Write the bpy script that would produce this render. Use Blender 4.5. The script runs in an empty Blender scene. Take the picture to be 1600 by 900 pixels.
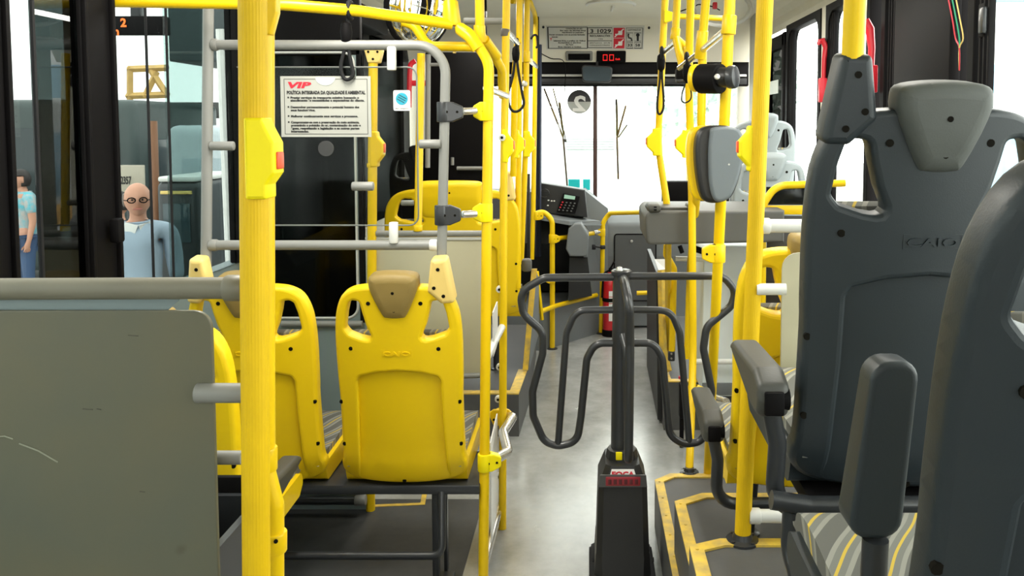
import bpy, bmesh, math, random
from mathutils import Vector, Matrix
random.seed(4)
SC = bpy.context.scene
C = SC.collection

# ---------------------------------------------------------------- camera
EYE = Vector((0.0, 0.0, 1.56))
PITCH, YAW, FPX, PCX, PCY = math.radians(3.5), 0.0, 1300.0, 920.0, 278.0
cam_data = bpy.data.cameras.new('camera')
cam_data.sensor_width = 36.0
cam_data.lens = FPX / 1600 * 36.0
cam_data.shift_x = -(PCX - 800) / 1600
cam_data.shift_y = (PCY - 450) / 1600
cam_data.clip_start = 0.02
cam = bpy.data.objects.new('camera', cam_data)
C.objects.link(cam)
cam.location = EYE
cam.rotation_euler = (math.pi / 2 - PITCH, 0, YAW)
SC.camera = cam

# ---------------------------------------------------------------- light and exposure
SC.view_settings.view_transform = 'Standard'
SC.view_settings.look = 'None'
SC.view_settings.gamma = 1.0
SC.view_settings.use_curve_mapping = False
SC.view_settings.exposure = 0.25
world = bpy.data.worlds.new('overcast_sky')
SC.world = world
world.use_nodes = True
bgn = world.node_tree.nodes['Background']
bgn.inputs[0].default_value = (1.0, 1.0, 0.95, 1)
bgn.inputs[1].default_value = 6.5

def area_lamp(name, loc, rot, sx, sy, power, col=(1, 1, 1)):
    l = bpy.data.lights.new(name, 'AREA')
    l.shape = 'RECTANGLE'; l.size = sx; l.size_y = sy; l.energy = power; l.color = col
    o = bpy.data.objects.new(name, l); C.objects.link(o)
    o.location = loc; o.rotation_euler = rot
    return o
# unseen ceiling lamps without fixtures, added to brighten the seats and the front end
for x, y, p in ((-0.72, 2.0, 24), (0.72, 2.2, 12), (-0.72, 3.6, 13), (0.72, 3.6, 13), (-0.6, 5.2, 14), (0.6, 5.2, 14)):
    area_lamp('ceiling_fill_lamp', (x, y, 2.26), (0, 0, 0), 0.16, 1.0, p, (1.0, 0.97, 0.88))

# ---------------------------------------------------------------- pixel to point
_R = cam.rotation_euler.to_matrix()
def W(px, py, Y):
    d = _R @ Vector(((px - PCX) / FPX, -(py - PCY) / FPX, -1.0))
    return EYE + d * (Y / d.y)
def WX(px, py, X):
    d = _R @ Vector(((px - PCX) / FPX, -(py - PCY) / FPX, -1.0))
    return EYE + d * (X / d.x)
def WZ(px, py, z):
    d = _R @ Vector(((px - PCX) / FPX, -(py - PCY) / FPX, -1.0))
    return EYE + d * ((z - EYE.z) / d.z)

# ---------------------------------------------------------------- materials
MATS = {}
def mat(name, col, rough=0.5, metal=0.0, var=0.0, vscale=8.0, bump=0.0, bscale=60.0, emit=0.0, spec=0.5, coat=0.0, dark=None):
    m = bpy.data.materials.new(name); m.use_nodes = True
    nt = m.node_tree; b = nt.nodes['Principled BSDF']
    b.inputs['Roughness'].default_value = rough
    b.inputs['Metallic'].default_value = metal
    b.inputs['Specular IOR Level'].default_value = spec
    if coat: b.inputs['Coat Weight'].default_value = coat
    c = (*col, 1)
    tc = nt.nodes.new('ShaderNodeTexCoord')
    if var > 0:
        n = nt.nodes.new('ShaderNodeTexNoise'); n.inputs['Scale'].default_value = vscale
        n.inputs['Detail'].default_value = 6
        r = nt.nodes.new('ShaderNodeValToRGB')
        d = dark or tuple(v * (1 - var) for v in col)
        r.color_ramp.elements[0].position = 0.3; r.color_ramp.elements[0].color = (*d, 1)
        r.color_ramp.elements[1].position = 0.65; r.color_ramp.elements[1].color = c
        nt.links.new(tc.outputs['Object'], n.inputs['Vector'])
        nt.links.new(n.outputs['Fac'], r.inputs['Fac'])
        nt.links.new(r.outputs['Color'], b.inputs['Base Color'])
    else:
        b.inputs['Base Color'].default_value = c
    if bump > 0:
        n2 = nt.nodes.new('ShaderNodeTexNoise'); n2.inputs['Scale'].default_value = bscale
        bp = nt.nodes.new('ShaderNodeBump'); bp.inputs['Strength'].default_value = bump; bp.inputs['Distance'].default_value = 0.004
        nt.links.new(tc.outputs['Object'], n2.inputs['Vector'])
        nt.links.new(n2.outputs['Fac'], bp.inputs['Height'])
        nt.links.new(bp.outputs['Normal'], b.inputs['Normal'])
    if emit > 0:
        b.inputs['Emission Color'].default_value = c
        b.inputs['Emission Strength'].default_value = emit
    MATS[name] = m
    return m

def glass(name, tint, gloss=0.08, rough=0.0):
    m = bpy.data.materials.new(name); m.use_nodes = True
    nt = m.node_tree; nt.nodes.clear()
    o = nt.nodes.new('ShaderNodeOutputMaterial')
    t = nt.nodes.new('ShaderNodeBsdfTransparent'); t.inputs[0].default_value = (*tint, 1)
    g = nt.nodes.new('ShaderNodeBsdfGlossy'); g.inputs['Roughness'].default_value = rough
    mx = nt.nodes.new('ShaderNodeMixShader'); mx.inputs[0].default_value = gloss
    nt.links.new(t.outputs[0], mx.inputs[1]); nt.links.new(g.outputs[0], mx.inputs[2])
    nt.links.new(mx.outputs[0], o.inputs[0])
    MATS[name] = m
    return m

YEL = mat('yellow_paint', (0.84, 0.555, 0.004), 0.34, var=0.08, vscale=5, spec=0.35)
YELRIB = mat('yellow_ribbed_sleeve', (0.74, 0.475, 0.005), 0.5, var=0.14, vscale=9, spec=0.25)
YELSEAT = mat('yellow_seat_plastic', (0.82, 0.555, 0.003), 0.42, var=0.06, vscale=3, bump=0.05, bscale=400, spec=0.35)
YELBTN = mat('bright_yellow_plastic', (0.90, 0.74, 0.002), 0.45, spec=0.3)
CREAM = mat('faded_yellow_plastic', (0.80, 0.58, 0.18), 0.45, var=0.06)
OLIVE = mat('mustard_headrest_foam', (0.27, 0.185, 0.05), 0.55, var=0.12, vscale=6, bump=0.05, bscale=300)
GREYT = mat('grey_paint', (0.22, 0.22, 0.205), 0.42, var=0.06)
GREYW = mat('warm_grey_rail', (0.16, 0.15, 0.11), 0.45, var=0.10, vscale=10)
WHITET = mat('white_plastic', (0.70, 0.70, 0.67), 0.4, var=0.06)
SILV = mat('polished_aluminium', (0.72, 0.71, 0.68), 0.25, metal=0.85)
ZINC = mat('zinc_bolt', (0.55, 0.55, 0.52), 0.35, metal=0.8)
DKTUBE = mat('charcoal_tube', (0.022, 0.024, 0.027), 0.36, var=0.1, coat=0.15)
DKBOX = mat('black_plastic', (0.012, 0.012, 0.0125), 0.42, var=0.15, vscale=14, bump=0.08, bscale=250)
BLACK = mat('matt_black', (0.005, 0.0045, 0.0048), 0.6, spec=0.08)
HOLE = mat('dark_hole', (0.006, 0.005, 0.003), 0.8, spec=0.1)
SEATG = mat('slate_grey_plastic', (0.017, 0.024, 0.029), 0.45, var=0.08, vscale=4, bump=0.05, bscale=400)
HEADG = mat('grey_headrest_foam', (0.070, 0.076, 0.070), 0.6, var=0.08, bump=0.06, bscale=350)
ARMG = mat('armrest_grey', (0.046, 0.046, 0.040), 0.5, bump=0.05, bscale=300)
LTSEAT = mat('pale_grey_plastic', (0.27, 0.30, 0.31), 0.45)
BEIGE = mat('beige_laminate', (0.45, 0.44, 0.37), 0.6, var=0.05)
CREAMPANEL = mat('cream_panel', (0.46, 0.43, 0.30), 0.45, var=0.05)
CEIL = mat('ceiling_laminate', (0.74, 0.71, 0.60), 0.6, var=0.04)
DASH = mat('dashboard_grey', (0.15, 0.165, 0.170), 0.55, var=0.08, bump=0.05, bscale=300)
DASHD = mat('dashboard_dark', (0.022, 0.023, 0.024), 0.5, var=0.1, spec=0.3)
COUNTER = mat('counter_grey', (0.088, 0.087, 0.080), 0.5, var=0.05)
WHITE = mat('white_print', (0.80, 0.80, 0.78), 0.5)
INK = mat('black_ink', (0.012, 0.012, 0.012), 0.6)
INKG = mat('grey_ink', (0.16, 0.16, 0.16), 0.6)
REDINK = mat('red_ink', (0.55, 0.012, 0.03), 0.5)
REDP = mat('red_plastic', (0.62, 0.018, 0.035), 0.35)
REDM = mat('red_enamel', (0.58, 0.014, 0.022), 0.3, coat=0.3)
BLUEINK = mat('blue_ink', (0.012, 0.30, 0.42), 0.5)
CYAN = mat('cyan_sticker', (0.0, 0.62, 0.66), 0.5)
GREENINK = mat('green_ink', (0.01, 0.32, 0.16), 0.5)
CURTAIN = mat('navy_curtain', (0.022, 0.030, 0.060), 0.8, var=0.2)
LEDRED = mat('red_led', (1.0, 0.02, 0.02), 0.5, emit=0.6)
LEDORG = mat('orange_led', (1.0, 0.16, 0.01), 0.5, emit=1.2)
LCD = mat('green_lcd', (0.25, 0.42, 0.33), 0.3, emit=0.25)
RUBBER = mat('black_rubber', (0.012, 0.012, 0.013), 0.7, spec=0.2)
SEAL = mat('pale_window_seal', (0.50, 0.50, 0.48), 0.6)
PANE = glass('clear_pane', (0.93, 0.96, 0.95), 0.05)
TINT = glass('smoked_pane', (0.14, 0.14, 0.135), 0.016, 0.1)
DOORGLASS = glass('dark_door_pane', (0.04, 0.042, 0.042), 0.015, 0.1)
ACRYL = glass('clear_acrylic', (0.90, 0.91, 0.89), 0.008, 0.05)
MIRROR = mat('mirror_silver', (0.85, 0.87, 0.86), 0.02, metal=1.0)
DKMIRROR = mat('dim_mirror', (0.035, 0.045, 0.05), 0.15, metal=1.0)

def patterned():
    m = mat('patterned_upholstery', (0.33, 0.33, 0.31), 0.85)
    nt = m.node_tree; b = nt.nodes['Principled BSDF']
    tc = nt.nodes.new('ShaderNodeTexCoord')
    mp = nt.nodes.new('ShaderNodeMapping'); mp.inputs['Rotation'].default_value = (0.2, 0.1, 0.6)
    w = nt.nodes.new('ShaderNodeTexWave'); w.inputs['Scale'].default_value = 5.0; w.inputs['Distortion'].default_value = 3.0
    w.inputs['Detail'].default_value = 0.5
    r = nt.nodes.new('ShaderNodeValToRGB'); r.color_ramp.interpolation = 'CONSTANT'
    e = r.color_ramp.elements
    e[0].position = 0; e[0].color = (0.10, 0.098, 0.085, 1)
    e[1].position = 0.38; e[1].color = (0.24, 0.235, 0.20, 1)
    x = e.new(0.72); x.color = (0.15, 0.15, 0.13, 1)
    x = e.new(0.985); x.color = (0.50, 0.35, 0.04, 1)
    nt.links.new(tc.outputs['Object'], mp.inputs[0]); nt.links.new(mp.outputs[0], w.inputs['Vector'])
    nt.links.new(w.outputs['Fac'], r.inputs['Fac']); nt.links.new(r.outputs['Color'], b.inputs['Base Color'])
    return m
FABRIC = patterned()

def frosted():
    m = bpy.data.materials.new('frosted_laminate'); m.use_nodes = True
    nt = m.node_tree; b = nt.nodes['Principled BSDF']
    b.inputs['Roughness'].default_value = 0.42
    tc = nt.nodes.new('ShaderNodeTexCoord')
    n = nt.nodes.new('ShaderNodeTexNoise'); n.inputs['Scale'].default_value = 3.0; n.inputs['Detail'].default_value = 8
    r = nt.nodes.new('ShaderNodeValToRGB')
    r.color_ramp.elements[0].position = 0.3; r.color_ramp.elements[0].color = (0.088, 0.096, 0.074, 1)
    r.color_ramp.elements[1].position = 0.7; r.color_ramp.elements[1].color = (0.126, 0.114, 0.066, 1)
    n2 = nt.nodes.new('ShaderNodeTexNoise'); n2.inputs['Scale'].default_value = 14
    r2 = nt.nodes.new('ShaderNodeValToRGB')
    r2.color_ramp.elements[0].position = 0.70; r2.color_ramp.elements[0].color = (1, 1, 1, 1)
    r2.color_ramp.elements[1].position = 0.80; r2.color_ramp.elements[1].color = (0.72, 0.70, 0.66, 1)
    mx = nt.nodes.new('ShaderNodeMix'); mx.data_type = 'RGBA'; mx.blend_type = 'MULTIPLY'; mx.inputs[0].default_value = 1
    nt.links.new(tc.outputs['Object'], n.inputs['Vector']); nt.links.new(tc.outputs['Object'], n2.inputs['Vector'])
    nt.links.new(n.outputs['Fac'], r.inputs['Fac']); nt.links.new(n2.outputs['Fac'], r2.inputs['Fac'])
    nt.links.new(r.outputs['Color'], mx.inputs[6]); nt.links.new(r2.outputs['Color'], mx.inputs[7])
    nt.links.new(mx.outputs[2], b.inputs['Base Color'])
    return m
FROST = frosted()

def floor_mat(name, a, bcol, rough=0.42, spec=0.5):
    m = bpy.data.materials.new(name); m.use_nodes = True
    nt = m.node_tree; b = nt.nodes['Principled BSDF']; b.inputs['Specular IOR Level'].default_value = spec
    tc = nt.nodes.new('ShaderNodeTexCoord')
    n = nt.nodes.new('ShaderNodeTexNoise'); n.inputs['Scale'].default_value = 5; n.inputs['Detail'].default_value = 9; n.inputs['Roughness'].default_value = 0.7
    r = nt.nodes.new('ShaderNodeValToRGB')
    r.color_ramp.elements[0].position = 0.35; r.color_ramp.elements[0].color = (*a, 1)
    r.color_ramp.elements[1].position = 0.65; r.color_ramp.elements[1].color = (*bcol, 1)
    v = nt.nodes.new('ShaderNodeTexNoise'); v.inputs['Scale'].default_value = 420
    bp = nt.nodes.new('ShaderNodeBump'); bp.inputs['Strength'].default_value = 0.06; bp.inputs['Distance'].default_value = 0.001
    rr = nt.nodes.new('ShaderNodeMapRange'); rr.inputs['To Min'].default_value = rough - 0.08; rr.inputs['To Max'].default_value = rough + 0.14
    nt.links.new(tc.outputs['Object'], n.inputs['Vector']); nt.links.new(tc.outputs['Object'], v.inputs['Vector'])
    nt.links.new(n.outputs['Fac'], r.inputs['Fac']); nt.links.new(r.outputs['Color'], b.inputs['Base Color'])
    nt.links.new(n.outputs['Fac'], rr.inputs['Value']); nt.links.new(rr.outputs['Result'], b.inputs['Roughness'])
    nt.links.new(v.outputs['Fac'], bp.inputs['Height']); nt.links.new(bp.outputs['Normal'], b.inputs['Normal'])
    return m
FLOORM = floor_mat('floor_vinyl', (0.25, 0.255, 0.245), (0.36, 0.365, 0.35), 0.20, 1.0)
STEPM = floor_mat('step_vinyl', (0.060, 0.061, 0.062), (0.090, 0.090, 0.088), 0.5)
BLUEPANEL = mat('blue_grey_laminate', (0.20, 0.255, 0.26), 0.5, var=0.06)

# ---------------------------------------------------------------- mesh builder
def fillet(pts, r, n=6, closed=False):
    """round the corners of a polyline (2D or 3D); r a number or one per point"""
    P = [Vector(p) for p in pts]; out = []
    N = len(P)
    for i, p in enumerate(P):
        rr = r[i] if isinstance(r, (list, tuple)) else r
        if (not closed and i in (0, N - 1)) or rr <= 0:
            out.append(p); continue
        a, b = P[i - 1], P[(i + 1) % N]
        u, v = (a - p), (b - p)
        lu, lv = u.length, v.length
        if lu < 1e-6 or lv < 1e-6: out.append(p); continue
        u /= lu; v /= lv
        c = max(-1, min(1, u.dot(v))); ang = math.acos(c)
        if ang > math.pi - 0.02: out.append(p); continue
        t = min(rr / math.tan(ang / 2), lu * 0.49, lv * 0.49)
        rad = t * math.tan(ang / 2)
        bis = (u + v).normalized(); cen = p + bis * (rad / math.sin(ang / 2))
        s = p + u * t - cen; e = p + v * t - cen
        tot = math.pi - ang
        for k in range(n + 1):
            f = k / n
            w1 = math.sin((1 - f) * tot) / math.sin(tot); w2 = math.sin(f * tot) / math.sin(tot)
            out.append(cen + s * w1 + e * w2)
    return out

def spline(pts, n=5, closed=False):
    P = [Vector(p) for p in pts]; N = len(P); out = []
    rng = range(N) if closed else range(N - 1)
    for i in rng:
        if closed: a, b, c, d = P[i - 1], P[i], P[(i + 1) % N], P[(i + 2) % N]
        else: a, b, c, d = P[max(i - 1, 0)], P[i], P[i + 1], P[min(i + 2, N - 1)]
        for k in range(n):
            t = k / n
            out.append(0.5 * ((2 * b) + (c - a) * t + (2 * a - 5 * b + 4 * c - d) * t * t + (3 * b - a - 3 * c + d) * t ** 3))
    if not closed: out.append(P[-1])
    return out

def FACE(o):
    """local x,y of an upright sheet facing the rear of the bus -> world (x right, y up)"""
    return Matrix.Translation(o) @ Matrix(((1, 0, 0, 0), (0, 0, -1, 0), (0, 1, 0, 0), (0, 0, 0, 1)))

class MB:
    def __init__(s):
        s.v = []; s.f = []; s.m = []; s.mi = 0
    def add(s, verts, faces, M=None):
        b = len(s.v)
        s.v += [tuple(M @ Vector(q)) if M else tuple(q) for q in verts]
        for f in faces:
            s.f.append(tuple(i + b for i in f)); s.m.append(s.mi)
        return s
    def mesh(s, me, M=None):
        return s.add([v.co for v in me.vertices], [tuple(p.vertices) for p in me.polygons], M)
    def box(s, c, d, r=0.0, M=None, seg=2):
        bm = bmesh.new(); bmesh.ops.create_cube(bm, size=1)
        bmesh.ops.scale(bm, vec=Vector(d), verts=bm.verts)
        if r > 0:
            bmesh.ops.bevel(bm, geom=list(bm.edges), offset=min(r, min(d) * 0.49), segments=seg, affect='EDGES', profile=0.5)
        bmesh.ops.translate(bm, vec=Vector(c), verts=bm.verts)
        bm.verts.index_update()
        s.add([v.co for v in bm.verts], [tuple(v.index for v in f.verts) for f in bm.faces], M)
        bm.free(); return s
    def hexa(s, p):
        """box from 8 corners: bottom 4 (ccw) then top 4"""
        return s.add(p, [(3, 2, 1, 0), (4, 5, 6, 7), (0, 1, 5, 4), (1, 2, 6, 5), (2, 3, 7, 6), (3, 0, 4, 7)])
    def tube(s, pts, r, seg=14, fil=0.0, caps=True, n=6):
        P = fillet(pts, fil, n) if fil else [Vector(p) for p in pts]
        Q = [P[0]]
        for p in P[1:]:
            if (p - Q[-1]).length > 1e-5: Q.append(p)
        P = Q; N = len(P)
        if N < 2: return s
        T = []
        for i in range(N):
            t = (P[min(i + 1, N - 1)] - P[max(i - 1, 0)]).normalized(); T.append(t)
        up = Vector((0, 0, 1)) if abs(T[0].z) < 0.9 else Vector((1, 0, 0))
        u = T[0].cross(up).normalized()
        vs = []
        for i in range(N):
            u = (u - T[i] * u.dot(T[i])).normalized(); w = T[i].cross(u)
            rr = r[i] if isinstance(r, (list, tuple)) else r
            for k in range(seg):
                a = 2 * math.pi * k / seg
                vs.append(P[i] + (u * math.cos(a) + w * math.sin(a)) * rr)
        fs = []
        for i in range(N - 1):
            for k in range(seg):
                a, b = i * seg + k, i * seg + (k + 1) % seg
                fs.append((a, b, b + seg, a + seg))
        if caps:
            fs.append(tuple(reversed(range(seg)))); fs.append(tuple(range((N - 1) * seg, N * seg)))
        return s.add(vs, fs)
    def ribbed(s, a, b, r, ribs=28, depth=0.035):
        a, b = Vector(a), Vector(b); seg = ribs * 2
        t = (b - a).normalized(); u = t.cross(Vector((0, 1, 0))).normalized(); w = t.cross(u)
        vs = []; fs = []
        for p in (a, b):
            for k in range(seg):
                ang = 2 * math.pi * k / seg; rr = r * (1 - depth * (k % 2))
                vs.append(p + (u * math.cos(ang) + w * math.sin(ang)) * rr)
        for k in range(seg):
            j = (k + 1) % seg; fs.append((k, j, j + seg, k + seg))
        fs.append(tuple(reversed(range(seg)))); fs.append(tuple(range(seg, 2 * seg)))
        return s.add(vs, fs)
    def cyl(s, a, b, r, seg=18, bev=0.0):
        a, b = Vector(a), Vector(b)
        if bev <= 0: return s.tube([a, b], r, seg)
        d = (b - a).normalized()
        return s.tube([a, a + d * bev * 0.3, a + d * bev, b - d * bev, b - d * bev * 0.3, b], [r - bev, r - bev * 0.3, r, r, r - bev * 0.3, r - bev], seg)
    def plate(s, outline, thick, bev=0.0, holes=(), M=None, res=2):
        cu = bpy.data.curves.new('tmp', 'CURVE'); cu.dimensions = '2D'; cu.fill_mode = 'BOTH'
        cu.extrude = max(thick / 2 - bev, 1e-5); cu.bevel_depth = bev; cu.bevel_resolution = res; cu.offset = -bev
        for pl in [outline] + list(holes):
            sp = cu.splines.new('POLY'); sp.points.add(len(pl) - 1); sp.use_cyclic_u = True
            for q, p in zip(sp.points, pl): q.co = (p[0], p[1], 0, 1)
        s.mesh(curve_mesh(cu), M); return s
    def text(s, body, size, M, extrude=0.0006, align='LEFT', shear=0.0, xs=1.0, bold=0.0, spacing=1.0, width=None):
        cu = bpy.data.curves.new('tmp', 'FONT'); cu.body = body; cu.size = size; cu.extrude = extrude
        cu.align_x = align; cu.align_y = 'TOP'; cu.shear = shear; cu.offset = bold; cu.space_character = spacing
        cu.resolution_u = 2
        me = curve_mesh(cu)
        if width and me.vertices:
            x = [v.co.x for v in me.vertices]; xs = width / max(1e-6, max(x) - min(x))
        s.mesh(me, M @ Matrix.Diagonal((xs, 1, 1, 1))); return s
    def lathe(s, prof, M, seg=24):
        vs = []; fs = []; n = len(prof)
        for r, z in prof:
            for k in range(seg):
                a = 2 * math.pi * k / seg; vs.append((r * math.cos(a), r * math.sin(a), z))
        for i in range(n - 1):
            for k in range(seg):
                j = (k + 1) % seg; fs.append((i * seg + k, i * seg + j, (i + 1) * seg + j, (i + 1) * seg + k))
        fs.append(tuple(reversed(range(seg)))); fs.append(tuple(range((n - 1) * seg, n * seg)))
        return s.add(vs, fs, M)
    def build(s, name, mats, parent=None, sharp=35, local=False, origin=None):
        if not isinstance(mats, (list, tuple)): mats = [mats]
        if parent is not None:
            off = Vector((0, 0, 0)) if local else ORG.get(parent.name, Vector((0, 0, 0)))
        else:
            if origin is None:
                xs = [p[0] for p in s.v]; ys = [p[1] for p in s.v]; zs = [p[2] for p in s.v]
                origin = Vector(((min(xs) + max(xs)) / 2, (min(ys) + max(ys)) / 2, min(zs)))
            off = Vector(origin)
        me = bpy.data.meshes.new(name)
        me.from_pydata([tuple(Vector(p) - off) for p in s.v], [], s.f)
        for m in mats: me.materials.append(m)
        me.polygons.foreach_set('material_index', s.m)
        bm = bmesh.new(); bm.from_mesh(me)
        bmesh.ops.recalc_face_normals(bm, faces=bm.faces)
        lim = math.radians(sharp)
        for f in bm.faces: f.smooth = True
        for e in bm.edges:
            if len(e.link_faces) != 2 or e.calc_face_angle(0) > lim: e.smooth = False
        bm.to_mesh(me); bm.free(); me.update()
        o = bpy.data.objects.new(name, me); C.objects.link(o)
        if parent is not None:
            o.parent = parent
            ORG[o.name] = off
        else:
            o.location = off; ORG[o.name] = off
        return o

ORG = {}
def curve_mesh(cu):
    o = bpy.data.objects.new('tmp', cu); C.objects.link(o)
    dg = bpy.context.evaluated_depsgraph_get()
    me = bpy.data.meshes.new_from_object(o.evaluated_get(dg))
    bpy.data.objects.remove(o); bpy.data.curves.remove(cu)
    return me

def thing(name, label, cat, loc, group=None, rz=0.0):
    o = bpy.data.objects.new(name, None); C.objects.link(o)
    o.empty_display_size = 0.1
    o.location = loc; o.rotation_euler = (0, 0, rz)
    o['label'] = label; o['category'] = cat
    if group: o['group'] = group
    ORG[o.name] = Vector(loc)
    return o
def tag(o, label, cat, group=None):
    o['label'] = label; o['category'] = cat
    if group: o['group'] = group
    return o
def struct(o):
    o['kind'] = 'structure'; return o
def part_label(o, label):
    o['label'] = label; return o
# ================================================================ the vehicle's shell
XL, XR, ZC = -1.40, 1.28, 2.42
def YL(px): return WX(px, 300, XL).y
def YR(px): return WX(px, 200, XR).y

m = MB(); m.box((-0.02, 2.6, -0.05), (2.62, 8.4, 0.1))
struct(m.build('floor', FLOORM))

b = MB(); b.box((-0.90, 2.15, 0.0015), (0.92, 2.5, 0.003)); struct(b.build('floor_side_shade', floor_mat('shaded_floor_vinyl', (0.045, 0.046, 0.047), (0.075, 0.076, 0.076), 0.5, 0.3)))  # added slab, its dark colour stands in for the weaker floor glare here

def strip(path, width, z, thick, side=1, M=None):
    """a flat edging strip laid along a path; width goes to the left (side=1) of travel"""
    P = [Vector((p[0], p[1])) for p in path]; N = len(P); Q = []
    for i in range(N):
        d0 = (P[i] - P[i - 1]).normalized() if i else None
        d1 = (P[i + 1] - P[i]).normalized() if i < N - 1 else None
        n0 = Vector((-d0.y, d0.x)) if d0 else None
        n1 = Vector((-d1.y, d1.x)) if d1 else None
        if n0 is None: o = n1 * width
        elif n1 is None: o = n0 * width
        else:
            b = (n0 + n1).normalized(); o = b * (width / max(0.3, b.dot(n0)))
        Q.append(P[i] + o * side)
    mb = MB(); vs = []; fs = []
    for a, b in zip(P, Q):
        vs += [(a.x, a.y, z), (b.x, b.y, z), (b.x, b.y, z + thick), (a.x, a.y, z + thick)]
    for i in range(N - 1):
        k = i * 4
        for j in range(4):
            fs.append((k + j, k + (j + 1) % 4, k + 4 + (j + 1) % 4, k + 4 + j))
    fs.append((3, 2, 1, 0)); k = (N - 1) * 4; fs.append((k, k + 1, k + 2, k + 3))
    return mb.add(vs, fs)

def prism_z(mb, poly, z0, z1):
    n = len(poly)
    mb.add([(p[0], p[1], z0) for p in poly] + [(p[0], p[1], z1) for p in poly],
           [tuple(reversed(range(n))), tuple(range(n, 2 * n))] + [(i, (i + 1) % n, n + (i + 1) % n, n + i) for i in range(n)])
    return mb
def prism_x(mb, poly, x0, x1):
    """poly of (y,z) swept across the bus"""
    n = len(poly)
    mb.add([(x0, p[0], p[1]) for p in poly] + [(x1, p[0], p[1]) for p in poly],
           [tuple(range(n)), tuple(reversed(range(n, 2 * n)))] + [(i, n + i, n + (i + 1) % n, (i + 1) % n) for i in range(n)])
    return mb
def prism_y(mb, poly, y0, y1):
    """poly of (x,z) swept along the bus"""
    n = len(poly)
    mb.add([(p[0], y0, p[1]) for p in poly] + [(p[0], y1, p[1]) for p in poly],
           [tuple(range(n)), tuple(reversed(range(n, 2 * n)))] + [(i, n + i, n + (i + 1) % n, (i + 1) % n) for i in range(n)])
    return mb

# stepped seat platforms along the right-hand side
TRIM = mat('worn_yellow_edging', (0.74, 0.50, 0.05), 0.45, var=0.45, vscale=26, dark=(0.42, 0.30, 0.09))
zs = (0.18, 0.35, 0.525)
corn = ((WZ(1023, 752, zs[0]), WZ(1047, 742, zs[0])), (WZ(1054, 786, zs[1]), WZ(1097, 773, zs[1])), (WZ(1077, 856, zs[2]), WZ(1125, 845, zs[2])))
STEPY = []
for k, (a, b) in enumerate(corn):
    STEPY.append(b.y)
    yb = -0.6
    path = [(a.x, yb), (a.x, a.y), (b.x, b.y), (XR, b.y)]
    mb = MB(); prism_z(mb, [(a.x, yb), (XR, yb), (XR, b.y), (b.x, b.y), (a.x, a.y)], 0.0 if k == 0 else zs[k - 1], zs[k])
    struct(mb.build('floor_platform', STEPM))
    mb = strip(path, 0.034, zs[k] + 0.0005, 0.006, side=-1)
    for j in range(12):
        yy = a.y - 0.02 - j * 0.14
        mb.cyl((a.x + 0.017, yy, zs[k] + 0.005), (a.x + 0.017, yy, zs[k] + 0.009), 0.004, 8)
    tag(mb.build('edging_strip', TRIM),
        ('worn yellow edging strip on the lowest step beside the turnstile base', 'worn yellow edging strip on the middle step of the seat platform',
         'yellow edging strip on the top step under the grey pole foot')[k], 'edging strip', 'yellow edging strips on the right steps')

# left seat platform (under the wide yellow seat) and the facing one on the right
pl = WZ(812, 682, 0); LPZ = 0.215
lc = (WZ(812, 611, LPZ), WZ(822, 583, LPZ))
mb = MB(); LPY = pl.y
prism_z(mb, [(XL, LPY), (lc[0].x, LPY), (lc[0].x + 0.015, LPY + 0.5), (-0.36, 5.6), (XL, 5.6)], 0, LPZ)
struct(mb.build('floor_platform', STEPM))
PX = lc[0].x
mb = strip([(XL, LPY), (PX, LPY), (PX + 0.013, LPY + 0.42)], 0.05, LPZ + 0.0005, 0.006, side=1)
tag(mb.build('edging_strip', TRIM), 'yellow edging strip on the low platform under the wide yellow seat', 'edging strip')
pr = WZ(1037, 672, 0); RPZ = 0.25
mb = MB(); prism_z(mb, [(pr.x, pr.y), (XR, pr.y), (XR, 5.7), (pr.x + 0.02, 5.7)], 0, RPZ)
struct(mb.build('floor_platform', STEPM))
mb = strip([(pr.x, pr.y + 0.5), (pr.x, pr.y), (XR, pr.y)], 0.04, RPZ + 0.0005, 0.006, side=1)
tag(mb.build('edging_strip', TRIM), 'yellow edging strip on the platform behind the turnstile, at the right', 'edging strip')

# ceiling with coved sides
def profile_strip(pts, y0, y1, t=0.03):
    mb = MB()
    for a, b in zip(pts, pts[1:]):
        mb.hexa([(a[0], y0, a[1]), (b[0], y0, b[1]), (b[0], y1, b[1]), (a[0], y1, a[1]), (a[0], y0, a[1] + t), (b[0], y0, b[1] + t), (b[0], y1, b[1] + t), (a[0], y1, a[1] + t)])
    return mb
arc = []
for k in range(9):
    a = math.radians(90 * k / 8); arc.append((1.0 + 0.28 * math.sin(a), 2.20 + 0.22 * math.cos(a)))
pts = [(-x - 0.05 if x > 1.2 else -x, z) for x, z in reversed(arc)] + arc
struct(profile_strip(pts, -1.6, 6.2).build('ceiling', CEIL, sharp=50))

# ---- left wall: sill, head, pillars, panes
SILL, HEAD = 1.02, 2.16
mb = MB(); mb.box((XL - 0.03, 1.2, SILL / 2), (0.06, 5.6, SILL)); mb.box((XL - 0.03, 1.2, (HEAD + 2.24) / 2), (0.06, 5.6, 2.24 - HEAD))
struct(mb.build('wall_left', BLUEPANEL))
yA0, yA1, yB0, yB1 = YL(6), YL(121), YL(172), YL(366)
def pillar(y0, y1, x, name, m=BLACK, z0=SILL, z1=HEAD, w=0.05, ribs=True):
    b = MB(); b.box((x, (y0 + y1) / 2, (z0 + z1) / 2), (w, y1 - y0, z1 - z0), 0.006)
    s = 1 if x < 0 else -1
    if ribs:
        for yy in (y0 + 0.012, y1 - 0.012):
            b.box((x + s * w * 0.55, yy, (z0 + z1) / 2), (0.02, 0.016, z1 - z0), 0.004)
    return struct(b.build(name, m))
pillar(yA0 - 0.10, yA0, XL, 'trim_1')
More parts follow.
